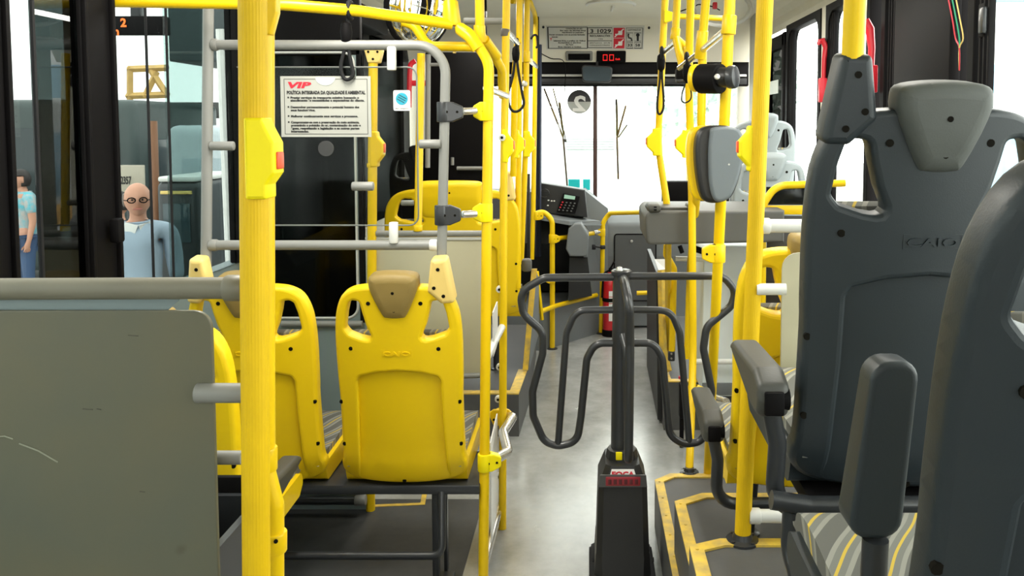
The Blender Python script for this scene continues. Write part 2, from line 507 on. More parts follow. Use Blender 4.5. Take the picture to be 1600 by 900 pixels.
pillar(yA1, yB0, XL, 'trim_2')
pillar(yB1, yB1 + 0.42, XL, 'trim_3')
def pane(y0, y1, x, name, m, z0=SILL, z1=HEAD, frame=True):
    b = MB(); b.box((x, (y0 + y1) / 2, (z0 + z1) / 2), (0.006, y1 - y0, z1 - z0))
    o = struct(b.build(name, m))
    return o
LPANE = glass('tinted_side_pane', (0.52, 0.55, 0.545), 0.035)
pane(-0.6, yA0 - 0.10, XL, 'window_1', LPANE)
pane(yA0, yA1, XL, 'window_2', LPANE)
pane(yB0, yB1, XL, 'window_3', LPANE)
# a narrow sliding stile in each left pane
SMOKE = glass('dark_side_pane', (0.16, 0.19, 0.19), 0.05)
b = MB(); b.box((XL + 0.012, (YL(50) + yA1) / 2, (SILL + HEAD) / 2), (0.006, yA1 - YL(50), HEAD - SILL)); struct(b.build('window_4', SMOKE))
b = MB(); b.box((XL + 0.012, (YL(258) + YL(318)) / 2, (SILL + HEAD) / 2), (0.006, YL(318) - YL(258), HEAD - SILL)); struct(b.build('window_5', glass('second_tinted_pane', (0.60, 0.68, 0.67), 0.04)))
for k, px in enumerate((49, 226, 258)):
    b = MB(); b.box((XL + 0.02, YL(px), (SILL + HEAD) / 2), (0.008, 0.010 if k == 0 else 0.005, HEAD - SILL), 0.0015); struct(b.build('trim_%d' % (4 + k), RUBBER))

b = MB(); c_ = WX(183, 360, XL + 0.05); b.box(c_, (0.03, 0.035, 0.07), 0.008)
tag(b.build('window_catch', BLACK), 'black box catch on the dark left window post beside the bald man', 'window catch')
# left-side passenger door, two dark leaves behind the second screen
yD0, yD1 = 3.52, 5.1
for k in range(2):
    y0 = yD0 + k * (yD1 - yD0) / 2; y1 = y0 + (yD1 - yD0) / 2 - 0.015
    b = MB()
    for yy in (y0 + 0.04, y1 - 0.04): b.box((XL, yy, 1.10), (0.05, 0.08, 2.1), 0.01)
    for zz in (0.10, 0.95, 2.10): b.box((XL, (y0 + y1) / 2, zz), (0.05, y1 - y0 - 0.16, 0.10), 0.01)
    o = struct(b.build('door_%d' % (k + 1), BLACK))
    g = MB()
    for z0, z1 in ((0.15, 0.90), (1.0, 2.05)): g.box((XL, (y0 + y1) / 2, (z0 + z1) / 2), (0.006, y1 - y0 - 0.16, z1 - z0))
    g.build('pane', DOORGLASS, o)
b = MB(); b.box((XL + 0.05, (yD0 + yD1) / 2, 2.19), (0.20, yD1 - yD0 + 0.3, 0.12), 0.02)
struct(b.build('trim_7', BLACK))
b = MB(); b.box((XL, (yD1 + 6.4) / 2, 0.47), (0.05, 6.4 - yD1, 0.94)); struct(b.build('wall_left_front', BEIGE))
b = MB(); b.box((XL, 5.18, 1.6), (0.05, 0.14, 1.3)); b.box((XL, 6.3, 1.6), (0.05, 0.2, 1.3)); b.box((XL, 5.75, 2.2), (0.05, 1.3, 0.1))
struct(b.build('trim_15', BLACK))
pane(5.25, 6.2, XL, 'window_6', DOORGLASS, 0.94, 2.15)

# ---- right wall
SR, HR = 0.98, 2.2
b = MB(); b.box((XR + 0.03, 1.95, SR / 2), (0.06, 7.1, SR)); b.box((XR + 0.03, 1.95, (HR + 2.26) / 2), (0.06, 7.1, 2.26 - HR))
struct(b.build('wall_right', BEIGE))
yfr = [YR(px) for px in (1283, 1237)]
cols = [  # pixel columns of solid dark pillars on the right wall (near to far)
    (1534, 1500), (1397, 1366)]
pr_ = [(YR(a), YR(c)) for a, c in cols]
def rframe(y0, y1, name, mtl=BLACK):
    """rounded black window frame with rubber ribs"""
    outer = [(y0, SR), (y1, SR), (y1, HR), (y0, HR)]
    inn = fillet([(y0 + 0.05, SR + 0.05), (y1 - 0.05, SR + 0.05), (y1 - 0.05, HR - 0.04), (y0 + 0.05, HR - 0.04)], 0.09, 6, True)
    Mx = Matrix(((0, 0, 1, XR), (1, 0, 0, 0), (0, 1, 0, 0), (0, 0, 0, 1)))
    b = MB(); b.plate(outer, 0.06, 0.004, [[(p.x, p.y) for p in inn]], Mx)
    n = 3
    for j in range(n):
        yy = y1 - 0.075 - j * 0.028
        b.box((XR - 0.012, yy, (SR + HR) / 2), (0.022, 0.012, HR - SR - 0.1), 0.003)
    o = struct(b.build(name, mtl))
    g = MB(); g.box((XR + 0.005, (y0 + y1) / 2, (SR + HR) / 2), (0.005, y1 - y0 - 0.1, HR - SR - 0.1)); g.build('pane', PANE, o)
    return o
rframe(yfr[0] - 0.06, yfr[1] + 0.06, 'window_7')
b = MB(); b.box((XR, yfr[0] - 0.06 - 0.05, (SR + HR) / 2), (0.05, 0.08, HR - SR)); struct(b.build('trim_8', CEIL))
rframe(pr_[1][1] + 0.0, yfr[0] - 0.155, 'window_8')
rframe(pr_[0][1], pr_[1][0] + 0.10, 'window_9')
rframe(0.9, pr_[0][0] + 0.06, 'window_10')
pane(-0.6, 0.9, XR, 'window_12', PANE, SR, HR)
b = MB()
for x_ in (-1.02, 1.0): b.box((x_, -1.55, 1.1), (0.6, 0.06, 2.3))
b.box((0, -1.55, 0.65), (1.5, 0.06, 1.4)); b.box((0, -1.55, 2.2), (1.5, 0.06, 0.35))
struct(b.build('wall_rear', BEIGE))
b = MB()
for x_ in (XL - 0.02, XR + 0.02): b.box((x_, -1.1, 1.6), (0.05, 1.0, 1.3))
struct(b.build('wall_rear_side', BEIGE))
b = MB(); b.box((XR - 0.05, 6.05, 1.3), (0.10, 0.2, 2.2)); struct(b.build('trim_9', BEIGE))
# front door on the right, dark leaf
y0, y1 = yfr[1] + 0.10, 5.93
b = MB()
for yy in (y0 + 0.03, y1 - 0.03): b.box((XR - 0.01, yy, 1.12), (0.05, 0.06, 2.1), 0.01)
for zz in (0.33, 1.0, 2.12): b.box((XR - 0.01, (y0 + y1) / 2, zz), (0.05, y1 - y0, 0.09), 0.01)
o = struct(b.build('door_3', BLACK))
g = MB(); g.box((XR, (y0 + y1) / 2, 1.25), (0.006, y1 - y0, 1.8)); g.build('pane', TINT, o)

# ---- front end: header, windscreen, nose
YF = 6.55
def ZF(py, Y=YF): return W(920, py, Y).z
zt, zb = ZF(133), ZF(331)
prof = fillet([(5.55, ZC - 0.005), (6.12, ZF(28, 6.12)), (6.16, ZF(38, 6.16)), (6.34, ZF(97, 6.34))], [0, 0.12, 0.02, 0], 5)
prof = [(p.x, p.y) for p in prof]
back = [(p[0] + 0.25, p[1] + 0.10) for p in reversed(prof)]
b = MB(); prism_x(b, prof + back, XL + 0.04, XR - 0.02)
struct(b.build('wall_front', CEIL, sharp=50))
b = MB(); b.box((0, 6.40, (ZF(97, 6.4) + ZF(133, 6.4)) / 2), (2.44, 0.05, ZF(97, 6.4) - ZF(133, 6.4) + 0.02), 0.01)
struct(b.build('trim_10', BLACK))
b = MB(); b.box((0, 6.365, ZF(118, 6.365)), (2.4, 0.016, 0.018), 0.004); struct(b.build('trim_11', SEAL))
b = MB(); b.box((0, 6.36, ZF(127, 6.36)), (2.4, 0.014, 0.045), 0.004); struct(b.build('trim_12', DASHD))
b = MB(); xm = W(930, 200, YF).x
b.box((xm, YF, (zt + zb) / 2), (0.032, 0.04, zt - zb + 0.1), 0.006)
struct(b.build('trim_13', mat('brown_mullion', (0.06, 0.022, 0.018), 0.5)))
b = MB(); b.box((0, YF + 0.01, (zt + zb) / 2), (2.46, 0.006, zt - zb)); struct(b.build('window_11', PANE))
b = MB(); b.box((XL + 0.06, YF, 1.2), (0.14, 0.08, 2.3), 0.02); b.box((XR - 0.05, YF, 1.2), (0.14, 0.08, 2.3), 0.02); struct(b.build('trim_14', BEIGE))
b = MB(); b.box((0, YF + 0.08, zb / 2), (2.56, 0.06, zb)); struct(b.build('wall_front_lower', DASH))

# ---- ground outside
b = MB(); b.box((0, 12, -0.75), (90, 80, 0.1)); struct(b.build('ground', floor_mat('concrete_yard', (0.30, 0.30, 0.29), (0.42, 0.42, 0.40), 0.8)))
# ================================================================ seats
HALF = [(0.0, -0.002), (-0.125, 0.001), (-0.180, 0.012), (-0.207, 0.040), (-0.210, 0.075), (-0.203, 0.11), (-0.201, 0.30), (-0.203, 0.36),
        (-0.205, 0.47), (-0.203, 0.55), (-0.195, 0.611), (-0.174, 0.662), (-0.140, 0.688), (-0.100, 0.698), (-0.06, 0.700), (0.0, 0.700)]
CUT = [(-0.150, 0.641), (-0.138, 0.650), (-0.115, 0.648), (-0.107, 0.611), (-0.096, 0.569), (-0.074, 0.518), (-0.117, 0.524), (-0.155, 0.536), (-0.168, 0.552), (-0.160, 0.605)]
ARCH = [(-0.145, 0.022), (-0.135, 0.25), (-0.134, 0.375), (-0.125, 0.391), (-0.07, 0.408), (0, 0.415), (0.07, 0.408), (0.125, 0.391), (0.134, 0.375), (0.135, 0.25), (0.145, 0.022)]
HEADP = [(-0.078, 0.718), (-0.070, 0.738), (-0.03, 0.746), (0.03, 0.746), (0.070, 0.738), (0.078, 0.718), (0.073, 0.686), (0.040, 0.610), (0.022, 0.598), (-0.022, 0.598), (-0.040, 0.610), (-0.073, 0.686)]
SLV = [(0.120, 0.790), (0.168, 0.790), (0.192, 0.640), (0.148, 0.640), (0.106, 0.684)]

def grid_cut(me, step=0.028, thick=0.05):
    bm = bmesh.new(); bm.from_mesh(me)
    bmesh.ops.triangulate(bm, faces=bm.faces)
    for ax in (0, 1):
        k = -0.42
        while k < 0.8:
            no = (1, 0, 0) if ax == 0 else (0, 1, 0); co = (k, 0, 0) if ax == 0 else (0, k, 0)
            bmesh.ops.bisect_plane(bm, geom=list(bm.verts) + list(bm.edges) + list(bm.faces), plane_co=co, plane_no=no, dist=1e-5)
            k += step
    bm.to_mesh(me); bm.free(); return me

def make_seat(name, label, loc, hb, shell, head, sleeve_mat=None, wx=1.0, rec=10.0, sleeve=None, arm=None, group=None, fabric=None, letters=True, arm_up=False, head_label=None, legs=False, headp=None):
    fabric = fabric or FABRIC
    t = thing(name, label, 'bus seat', loc, group)
    rr = math.radians(rec)
    def place(p):   # local shell coords: x right, y up the back, z thickness toward the rear
        x, u, w = p
        fwd = 0.85 * (x / wx) ** 2 * 0.9
        y = -w + fwd
        # lower edge tucks forward under the cushion
        if u < 0.10: y += 0.35 * (0.10 - u) ** 1.5 * 3
        z = u
        return Vector((x, y * math.cos(rr) - z * math.sin(rr), hb + z * math.cos(rr) + y * math.sin(rr)))
    def sx(pts): return [(x * wx, y) for x, y in pts]
    T = 0.048
    out = spline(HALF + [(-x, y) for x, y in reversed(HALF[1:-1])], 3, True)
    out = [(p.x * wx, p.y) for p in out]
    cutl = [(p.x, p.y) for p in fillet([(x * wx, y) for x, y in CUT], 0.012, 3, True)]
    cutr = [(-x, y) for x, y in cutl]
    arch = [(p.x * wx, p.y) for p in fillet(ARCH, 0.01, 3, True)]
    mb = MB()
    mb.plate(out, T, 0.011, [cutl, cutr, arch], res=2)
    inner = [(x * 1.04, y * 1.02 - 0.004) for x, y in arch]
    ip = MB(); ip.plate(inner, T - 0.032, 0.0, res=0)
    s = MB()
    for src, rise in ((mb, 0.0), (ip, 0.0165)):
        me = bpy.data.meshes.new('tmp'); me.from_pydata(src.v, [], src.f)
        grid_cut(me)
        s.add([place((v.co.x, v.co.y, v.co.z + rise * min(1, max(0, 1 - (v.co.y - 0.02) / 0.085)))) for v in me.vertices], [tuple(p.vertices) for p in me.polygons])
        bpy.data.meshes.remove(me)
    s.mi = 1   # moulded screw recesses
    for hx, hy in ((-0.150, 0.488), (0.133, 0.488), (-0.195, 0.297), (0.193, 0.297), (-0.193, 0.147), (0.193, 0.147), (-0.083, 0.645), (0.083, 0.645), (0.0, 0.012)):
        a = place((hx * wx, hy, T / 2 - 0.004)); c = place((hx * wx, hy, T / 2 + 0.0012))
        s.cyl(a, c, 0.0068, 10)
    sh = s.build('seat_shell', [shell, HOLE], t, 30, local=True)
    if letters:
        l = MB()
        Mt = Matrix.Translation((0, 0, 0))
        l.text('CAIO', 0.020, Matrix.Identity(4), 0.0016, 'CENTER', width=0.088, bold=0.0006)
        L2 = MB(); L2.add([place((v[0], v[1] + 0.486, T / 2 + v[2] + 0.0012)) for v in l.v], l.f)
        fr = MB(); fr.plate([(-0.050, 0.464), (0.050, 0.464), (0.050, 0.490), (-0.050, 0.490)], 0.0016, 0, [[(-0.048, 0.466), (0.048, 0.466), (0.048, 0.488), (-0.048, 0.488)]])
        L2.add([place((v[0], v[1], T / 2 + v[2])) for v in fr.v], fr.f)
        L2.build('maker_lettering', shell, sh, local=True)
    # headrest
    hd = MB(); o2 = [(p.x * (1 + (wx - 1) * 1.05), p.y) for p in spline(headp or HEADP, 3, True)]
    hd.plate(o2, 0.088, 0.026, res=5)
    me = bpy.data.meshes.new('tmp'); me.from_pydata(hd.v, [], hd.f); grid_cut(me)
    h2 = MB(); h2.add([place((v.co.x, v.co.y, v.co.z * (0.8 if v.co.z > 0 else 1.0) * (1 - 0.25 * max(0, (0.66 - v.co.y) / 0.06) * (v.co.z > 0)) + 0.010)) for v in me.vertices], [tuple(p.vertices) for p in me.polygons])
    bpy.data.meshes.remove(me)
    h2.mi = 1
    for hy in (0.688, 0.627):
        h2.cyl(place((0.002, hy, 0.01)), place((0.002, hy, 0.0465 if hy > 0.65 else 0.040)), 0.005, 10)
    h2.build('headrest', [head, HOLE], t, 40, local=True)
    if sleeve:
        sg = 1 if sleeve == 'R' else -1
        v = MB(); pol = [(sg * (x + (wx - 1) * 0.2), y) for x, y in SLV]
        if sg < 0: pol = pol[::-1]
        v.plate([(p.x, p.y) for p in fillet(pol, 0.012, 4, True)], 0.062, 0.014, res=4)
        v2 = MB(); v2.add([place((q[0], q[1], q[2] + 0.003)) for q in v.v], v.f)
        v2.mi = 1
        for hx, hy in ((0.142, 0.757), (0.128, 0.697), (0.156, 0.668)):
            v2.cyl(place((sg * (hx + (wx - 1) * 0.2), hy, 0.02)), place((sg * (hx + (wx - 1) * 0.2), hy, 0.0352)), 0.006, 10)
        v2.build('pole_sleeve', [sleeve_mat, HOLE], t, 40, local=True)
    # cushioned front of the back, seat pan and cushion
    bc = MB(); bc.box((0, 0, 0), (0.33 * wx, 0.04, 0.46), 0.018)
    b2 = MB(); b2.add([place((q[0], q[2] + 0.30, -0.035 - q[1])) for q in bc.v], bc.f); b2.build('back_cushion', fabric, t, 40, local=True)
    pan = MB(); prism_x(pan, [(p.x, p.y) for p in fillet([(0.045, hb - 0.005), (0.42, hb + 0.005), (0.455, hb + 0.035), (0.445, hb + 0.075), (0.02, hb + 0.062)], 0.02, 4, True)], -0.205 * wx, 0.205 * wx)
    pan.build('seat_pan', shell, t, 35, local=True)
    cu = MB(); prof = spline([(0.03, hb + 0.07), (0.06, hb + 0.085), (0.20, hb + 0.088), (0.36, hb + 0.105), (0.44, hb + 0.100), (0.462, hb + 0.078), (0.44, hb + 0.062), (0.03, hb + 0.060)], 4, True)
    x = 0.19 * wx
    prism_x(cu, [(p.x, p.y) for p in prof], -x, x)
    cu.build('seat_cushion', fabric, t, 40, local=True)
    if legs:
        for sg in (-1, 1):
            lg = MB(); lg.tube([(sg * 0.12 * wx, 0.10, hb + 0.0), (sg * 0.12 * wx, 0.16, 0.003)], 0.018, 12)
            lg.lathe([(0.035, 0.001), (0.035, 0.007), (0.019, 0.012)], Matrix.Translation((sg * 0.12 * wx, 0.16, 0)), 14)
            lg.build('leg', DKTUBE, t, local=True)
    if arm:
        sg = -1 if arm == 'L' else 1
        a = MB(); X = 0.262 * 1
        xx = sg * (0.205 * wx + 0.05)
        a.tube([(sg * 0.0, 0.0, hb - 0.035), (xx - sg * 0.01, -0.01, hb - 0.035), (xx - sg * 0.012, -0.03, hb + 0.10), (xx + sg * 0.004, -0.04, hb + 0.175)], 0.0165, 14, 0.06)
        ao = a.build('armrest_tube', DKTUBE, t, local=True)
        pd = MB()
        if arm_up:
            prf = [(-0.075, hb + 0.13), (-0.085, hb + 0.33), (-0.055, hb + 0.345), (0.0, hb + 0.34), (0.005, hb + 0.20), (-0.02, hb + 0.13)]
        else:
            prf = [(-0.072, hb + 0.190), (-0.068, hb + 0.218), (-0.02, hb + 0.236), (0.20, hb + 0.228), (0.235, hb + 0.212), (0.20, hb + 0.198), (0.05, hb + 0.165), (-0.02, hb + 0.155), (-0.064, hb + 0.158)]
        pf = [(p.x, p.y) for p in fillet(prf, 0.018, 4, True)]
        Mx = Matrix(((0, 0, 1, xx + sg * 0.004), (1, 0, 0, 0), (0, 1, 0, 0), (0, 0, 0, 1)))
        pd.plate(pf, 0.056, 0.012, M=Mx, res=3)
        pd.build('arm_pad', ARMG, t, 40, local=True)
        if not arm_up:
            hj = MB(); hj.cyl((xx - 0.017, -0.055, hb + 0.190), (xx + 0.024, -0.055, hb + 0.190), 0.020, 16)
            hj.box((xx + sg * 0.004, -0.072, hb + 0.186), (0.034, 0.012, 0.042), 0.004)
            hj.build('armrest_hinge', BLACK, t, local=True)
    return t

def floor_of(px, py, Y): return W(px, py, Y)
YELROW = 2.72
p = W(632, 757, YELROW); hb = p.z
SEATX = p.x
make_seat('bus_seat', 'yellow bus seat with faded sleeve on its right corner, beside the aisle pole', (p.x, p.y, 0.0), hb, YELSEAT, OLIVE, CREAM, rec=8, sleeve='R', group='yellow bus seats')
make_seat('bus_seat', 'yellow bus seat half behind the thick ribbed pole, left of its twin', (p.x - 0.476, p.y, 0.0), hb, YELSEAT, OLIVE, CREAM, rec=8, sleeve='L', group='yellow bus seats')
q = W(382, 780, 2.2)
make_seat('bus_seat', 'nearest yellow bus seat, mostly behind the frosted panel, over the black bin', (q.x - 0.205, 2.2, 0.0), hb, YELSEAT, OLIVE, rec=8, arm='R', legs=True, group='yellow bus seats')
q = W(707, 500, 4.35)
make_seat('wide_bus_seat', 'extra wide yellow bus seat on the low platform behind the cream screen', (q.x, 4.40, LPZ), q.z - LPZ, YELSEAT, YELSEAT, CREAM, wx=1.74, rec=6, sleeve='R', letters=False, legs=True, headp=[(-0.092, 0.70), (-0.090, 0.735), (-0.05, 0.744), (0.05, 0.744), (0.090, 0.735), (0.092, 0.70), (0.088, 0.585), (0.075, 0.553), (0.04, 0.548), (-0.04, 0.548), (-0.075, 0.553), (-0.088, 0.585)])
q = W(1285, 789, 2.16)
make_seat('bus_seat', 'yellow bus seat beside the foot of the ribbed pole on the steps', (0.595, 2.25, zs[1]), q.z - zs[1], YELSEAT, OLIVE, rec=9, arm='L', legs=True, group='yellow bus seats')
q = W(1416, 767, 1.48)
GX = q.x; GY = 1.48
make_seat('bus_seat', 'slate grey bus seat with a yellow pole rising from its corner sleeve', (GX, GY, zs[2]), q.z - zs[2], SEATG, HEADG, SEATG, rec=8, sleeve='L', arm='L', group='grey bus seats')
GHB = q.z - zs[2]
NEARSEAT = make_seat('bus_seat', 'dark grey bus seat nearest the viewer, cut by the right edge', (0.512, 0.80, zs[2]), 0.345, SEATG, HEADG, SEATG, rec=14, arm=None, legs=True, group='grey bus seats')
q = W(1208, 178, 4.95)
make_seat('bus_seat', 'pale grey bus seat by the far right window, farther of the two', (q.x - 0.045, 5.05, RPZ), q.z - 0.735 - RPZ, LTSEAT, LTSEAT, LTSEAT, wx=0.95, rec=7, letters=False, legs=True, group='pale grey seats at the front')
q = W(1210, 240, 4.35)
make_seat('bus_seat', 'pale grey bus seat behind the yellow tube frame, nearer of the two', (q.x - 0.01, 4.46, RPZ), q.z - 0.735 - RPZ, LTSEAT, LTSEAT, LTSEAT, wx=0.95, rec=7, letters=False, legs=True, group='pale grey seats at the front')
# driver's seat, black, behind the wide yellow one
q = W(664, 228, 5.35)
make_seat('driver_chair', 'black seat with loop shoulders seen over the wide yellow seat', (q.x, 5.35, LPZ), q.z - 0.735 - LPZ, BLACK, BLACK, BLACK, wx=1.1, rec=5, letters=False, legs=True)

# steel frame under the pair of yellow seats
t = thing('seat_frame', 'charcoal tube frame under the two yellow seats', 'seat frame', (SEATX - 0.2, YELROW, 0))
b = MB(); b.box((SEATX - 0.20, YELROW + 0.16, hb - 0.024), (0.90, 0.30, 0.032), 0.004); b.build('beam', DKTUBE, t)
for (px, w) in ((681, 0.022), (691, 0.012)):
    l = MB(); x = W(px, 800, YELROW + 0.05).x; l.box((x, YELROW + (0.05 if w > 0.02 else 0.12), (hb - 0.04) / 2), (w, 0.03, hb - 0.04), 0.003); l.build('leg', DKTUBE, t)
l = MB(); l.tube([W(690, 768, YELROW + 0.02), W(690, 868, YELROW - 0.05), W(660, 868, YELROW - 0.05), W(380, 868, YELROW - 0.05)], 0.0135, 14, 0.07); l.build('foot_tube', DKTUBE, t)
l = MB(); a = W(690, 892, YELROW); l.box((a.x, a.y + 0.02, 0.006), (0.06, 0.16, 0.012), 0.004); l.build('foot_plate', DKTUBE, t)

# bench frame under the big grey seat
t = thing('seat_frame', 'dark tube frame with one curved leg under the grey seat', 'seat frame', (GX, GY + 0.05, zs[2]))
b = MB(); GB = GY - 0.05; a = W(1325, 790, GB); b.tube([W(1205, 781, GB), W(1265, 790, GB), (GX + 0.3, GB, a.z)], 0.017, 14, 0.03); b.build('beam', DKTUBE, t)
b = MB(); b.tube([W(1240, 796, GY - 0.03), W(1236, 860, GY - 0.03), W(1250, 900, GY - 0.07), (W(1262, 900, GY - 0.1).x, GY - 0.1, zs[2] + 0.002)], 0.0195, 14, 0.05); b.build('leg', DKTUBE, t)
b = MB(); b.box((GX, GY + 0.18, zs[2] + GHB - 0.024), (0.36, 0.36, 0.03), 0.004); b.build('seat_plate', BLACK, t)
# raised armrest of the nearest grey seat
t = NEARSEAT
b = MB(); A = W(1382, 700, 1.02)
prf = [(p.x, p.y) for p in fillet([(-0.028, -0.105), (0.030, -0.105), (0.030, 0.105), (-0.028, 0.105)], 0.022, 5, True)]
mbp = MB(); mbp.plate(prf, 0.060, 0.008, M=Matrix.Identity(4), res=4)
lo, hi = W(1362, 838, 1.02), W(1400, 565, 1.00)
def armp(v):
    f = (v[1] + 0.105) / 0.21
    c = lo.lerp(hi, f)
    return c + Vector((v[0] * (1.0 + 0.15 * (1 - f)), -v[2] * (1.0 - 0.25 * f) + 0.02, 0))
bm_ = bpy.data.meshes.new('tmp'); bm_.from_pydata(mbp.v, [], mbp.f); grid_cut(bm_, 0.02)
b.add([armp(v.co) for v in bm_.vertices], [tuple(p.vertices) for p in bm_.polygons]); b.build('arm_pad', SEATG, t)
b = MB(); b.tube([W(1368, 842, 1.02), W(1362, 960, 1.02), (GX - 0.1, 1.02, zs[2] + GHB - 0.03)], 0.0165, 14, 0.05); b.build('armrest_tube', DKTUBE, t)
# ================================================================ grab poles and rails
def base_of(pts):
    lo = min(pts, key=lambda p: p.z); return Vector((lo.x, lo.y, lo.z))
def pole(label, pts, r, m=None, fil=0.06, name='grab_pole', cat='grab pole', group=None, foot=None, part='tube', ribbed=False):
    pts = [Vector(p) for p in pts]
    t = thing(name, label, cat, base_of(pts), group)
    b = MB()
    if ribbed: b.ribbed(pts[0], pts[-1], r)
    else: b.tube(pts, r, 16, fil)
    b.build(part, m or YEL, t)
    if foot:
        f = MB(); e = base_of(pts); z = foot
        f.lathe([(r + 0.022, z + 0.0005), (r + 0.022, z + 0.006), (r + 0.006, z + 0.010), (r + 0.002, z + 0.022)], Matrix.Translation((e.x, e.y, 0)), 20)
        for a in (0.6, 2.2, 3.8, 5.3):
            f.cyl((e.x + math.cos(a) * (r + 0.014), e.y + math.sin(a) * (r + 0.014), z + 0.005), (e.x + math.cos(a) * (r + 0.014), e.y + math.sin(a) * (r + 0.014), z + 0.011), 0.005, 6)
        f.build('foot_flange', DKTUBE, t)
    return t
def ring(t, a, b, r, m, name='sleeve', bev=0.003):
    q = MB(); q.cyl(a, b, r, 18, bev); return q.build(name, m, t)
def clamp(t, p, r, d, m, L=0.055, h=0.05, name='clamp'):
    """two-piece tube clamp around an upright at p reaching toward direction d"""
    q = MB(); d = Vector(d).normalized(); s = d.cross(Vector((0, 0, 1)))
    q.cyl(p - Vector((0, 0, h / 2)), p + Vector((0, 0, h / 2)), r + 0.006, 18, 0.003)
    R_ = Matrix((( d.x, s.x, 0, 0), (d.y, s.y, 0, 0), (0, 0, 1, 0), (0, 0, 0, 1)))
    body = fillet([(0, -h / 2), (L * 0.45, -h / 2), (L, -h * 0.28), (L, h * 0.28), (L * 0.45, h / 2), (0, h / 2)], 0.008, 4, True)
    q2 = MB(); q2.plate([(v.x, v.y) for v in body], 2 * r + 0.004, 0.004, M=Matrix.Translation(p) @ Matrix(((d.x, 0, s.x, 0), (d.y, 0, s.y, 0), (0, 1, 0, 0), (0, 0, 0, 1))))
    q.add(q2.v, q2.f)
    q.mi = 1
    for k in (0.18, 0.70):
        for sg in (-1, 1):
            c = p + d * (L * k); q.cyl(c + s * sg * (r - 0.002), c + s * sg * (r + 0.0035), 0.0042, 8)
    return q.build(name, [m, HOLE], t)
def button_box(t, p, side, h=0.17, m=None, w=0.042, dpt=0.05, r=0.017, label=None):
    """stop-request box on an upright: wedge bulging to one side with a red push button"""
    q = MB()
    prof = [(-r * 0.6, -h / 2), (w * 0.62, -h / 2), (w * 0.62, -h * 0.38), (w + 0.012, -h * 0.16), (w + 0.012, h * 0.16), (w * 0.68, h * 0.36), (w * 0.60, h / 2), (-r * 0.6, h / 2)]
    prof = [(side * x, z) for x, z in prof]
    pf = [(v.x, v.y) for v in fillet(prof, 0.006, 4, True)]
    q.plate(pf, dpt, 0.006, M=FACE(p), res=3)
    o = q.build('stop_button_box', m or YELBTN, t)
    k = MB(); k.box(p + Vector((side * (w + 0.012), 0, 0.004)), (0.008, dpt * 0.5, h * 0.26), 0.003); k.build('push_button', LEDR, o)
    return o
LEDR = mat('orange_red_button', (0.80, 0.10, 0.03), 0.4)

# --- thick ribbed pole at the left, with its thinner companion
Yp = 1.17
t = pole('thick ribbed yellow pole nearest the viewer, at the frosted panel edge', [W(394, -60, Yp), W(401, 960, Yp)], 0.0192, YELRIB, ribbed=True)
q = W(395, 250, Yp)
bx = MB()
prof = [(0.006, -0.056), (0.0375, -0.056), (0.0375, -0.036), (0.050, -0.020), (0.050, 0.022), (0.040, 0.040), (0.034, 0.052), (0.034, 0.056), (0.006, 0.056)]
pf = [(v.x, v.y) for v in fillet([(x * 0.93 - 0.005, z) for x, z in prof], 0.003, 3, True)]
bx.plate(pf, 0.040, 0.004, M=FACE(q + Vector((0, -0.012, 0.003))), res=3)
o = bx.build('stop_button_box', YELBTN, t)
b = MB(); b.box(q + Vector((0.0425, -0.012, 0.0)), (0.005, 0.022, 0.024), 0.002); b.build('push_button', LEDR, o)
Y2 = 1.30
t = pole('slim yellow pole tucked behind the thick ribbed pole, kinked near its foot', [W(412, -40, Y2), W(414, 735, Y2), W(428, 790, Y2), W(428, 960, Y2)], 0.0158, YEL, 0.03)
ring(t, W(413.5, 698, Y2), W(414, 735, Y2), 0.0195, YEL, 'sleeve')
ring(t, W(428, 830, Y2), W(428, 862, Y2), 0.0205, YEL, 'sleeve')
b = MB(); b.cyl(W(431, 846, 1.277), W(431, 846, 1.283), 0.0035, 8); b.build('screw', HOLE, t)
b = MB(); b.plate([(v.x, v.y) for v in fillet([(-0.010, -0.034), (0.002, -0.034), (0.012, 0.0), (0.012, 0.03), (-0.012, 0.03)], 0.003, 3, True)], 0.02, 0.003, M=FACE(W(423, 20, Y2 - 0.01))); b.build('bracket', YEL, t)

# --- aisle pole beside the yellow pair, with its overhead bar
Y3 = 2.76
t = pole('yellow aisle pole with an elbow top, right of the two yellow seats', [W(716, 42, Y3 + 0.02), W(735, 52, Y3), W(764, 98, Y3), W(760, 400, Y3), W(755, 925, Y3)], 0.0172, YEL, 0.10)
b = MB(); b.tube([W(719, 45, Y3 + 0.02), W(736, 58, Y3), W(748, 76, Y3)], 0.0215, 16, 0.05); b.build('elbow_sleeve', YEL, t)
clamp(t, W(760, 174, Y3), 0.0172, (-1, 0, 0.0), YELBTN, 0.042, 0.062)
clamp(t, W(759, 332, Y3), 0.0172, (-1, 0, 0.0), YELBTN, 0.042, 0.062)
clamp(t, W(757, 722, Y3), 0.0172, (1, 0.35, 0), YELBTN, 0.055, 0.060)
t = pole('yellow overhead bar with a bell-shaped socket at its aisle end', [W(120, 1, 2.45), W(430, 6, 2.55), W(560, 17, 2.66), W(706, 38, 2.77)], 0.0180, YEL, 0.3, 'overhead_bar', 'grab bar')
b = MB(); p0, p1 = W(704, -70, 2.80), W(706, 40, 2.78)
b.tube([p0, W(704, 2, 2.79), W(704, 3, 2.79), W(706, 36, 2.78), p1], [0.018, 0.018, 0.0245, 0.030, 0.026], 18); b.build('ceiling_socket', YEL, t)
t = pole('short yellow bar in front of the round mirror, reaching the elbow pole', [W(630, 34, 2.86), W(648, 40, 2.86), W(668, 72, 2.86), W(742, 73, 2.82)], 0.0163, YEL, 0.05, 'overhead_bar', 'grab bar')
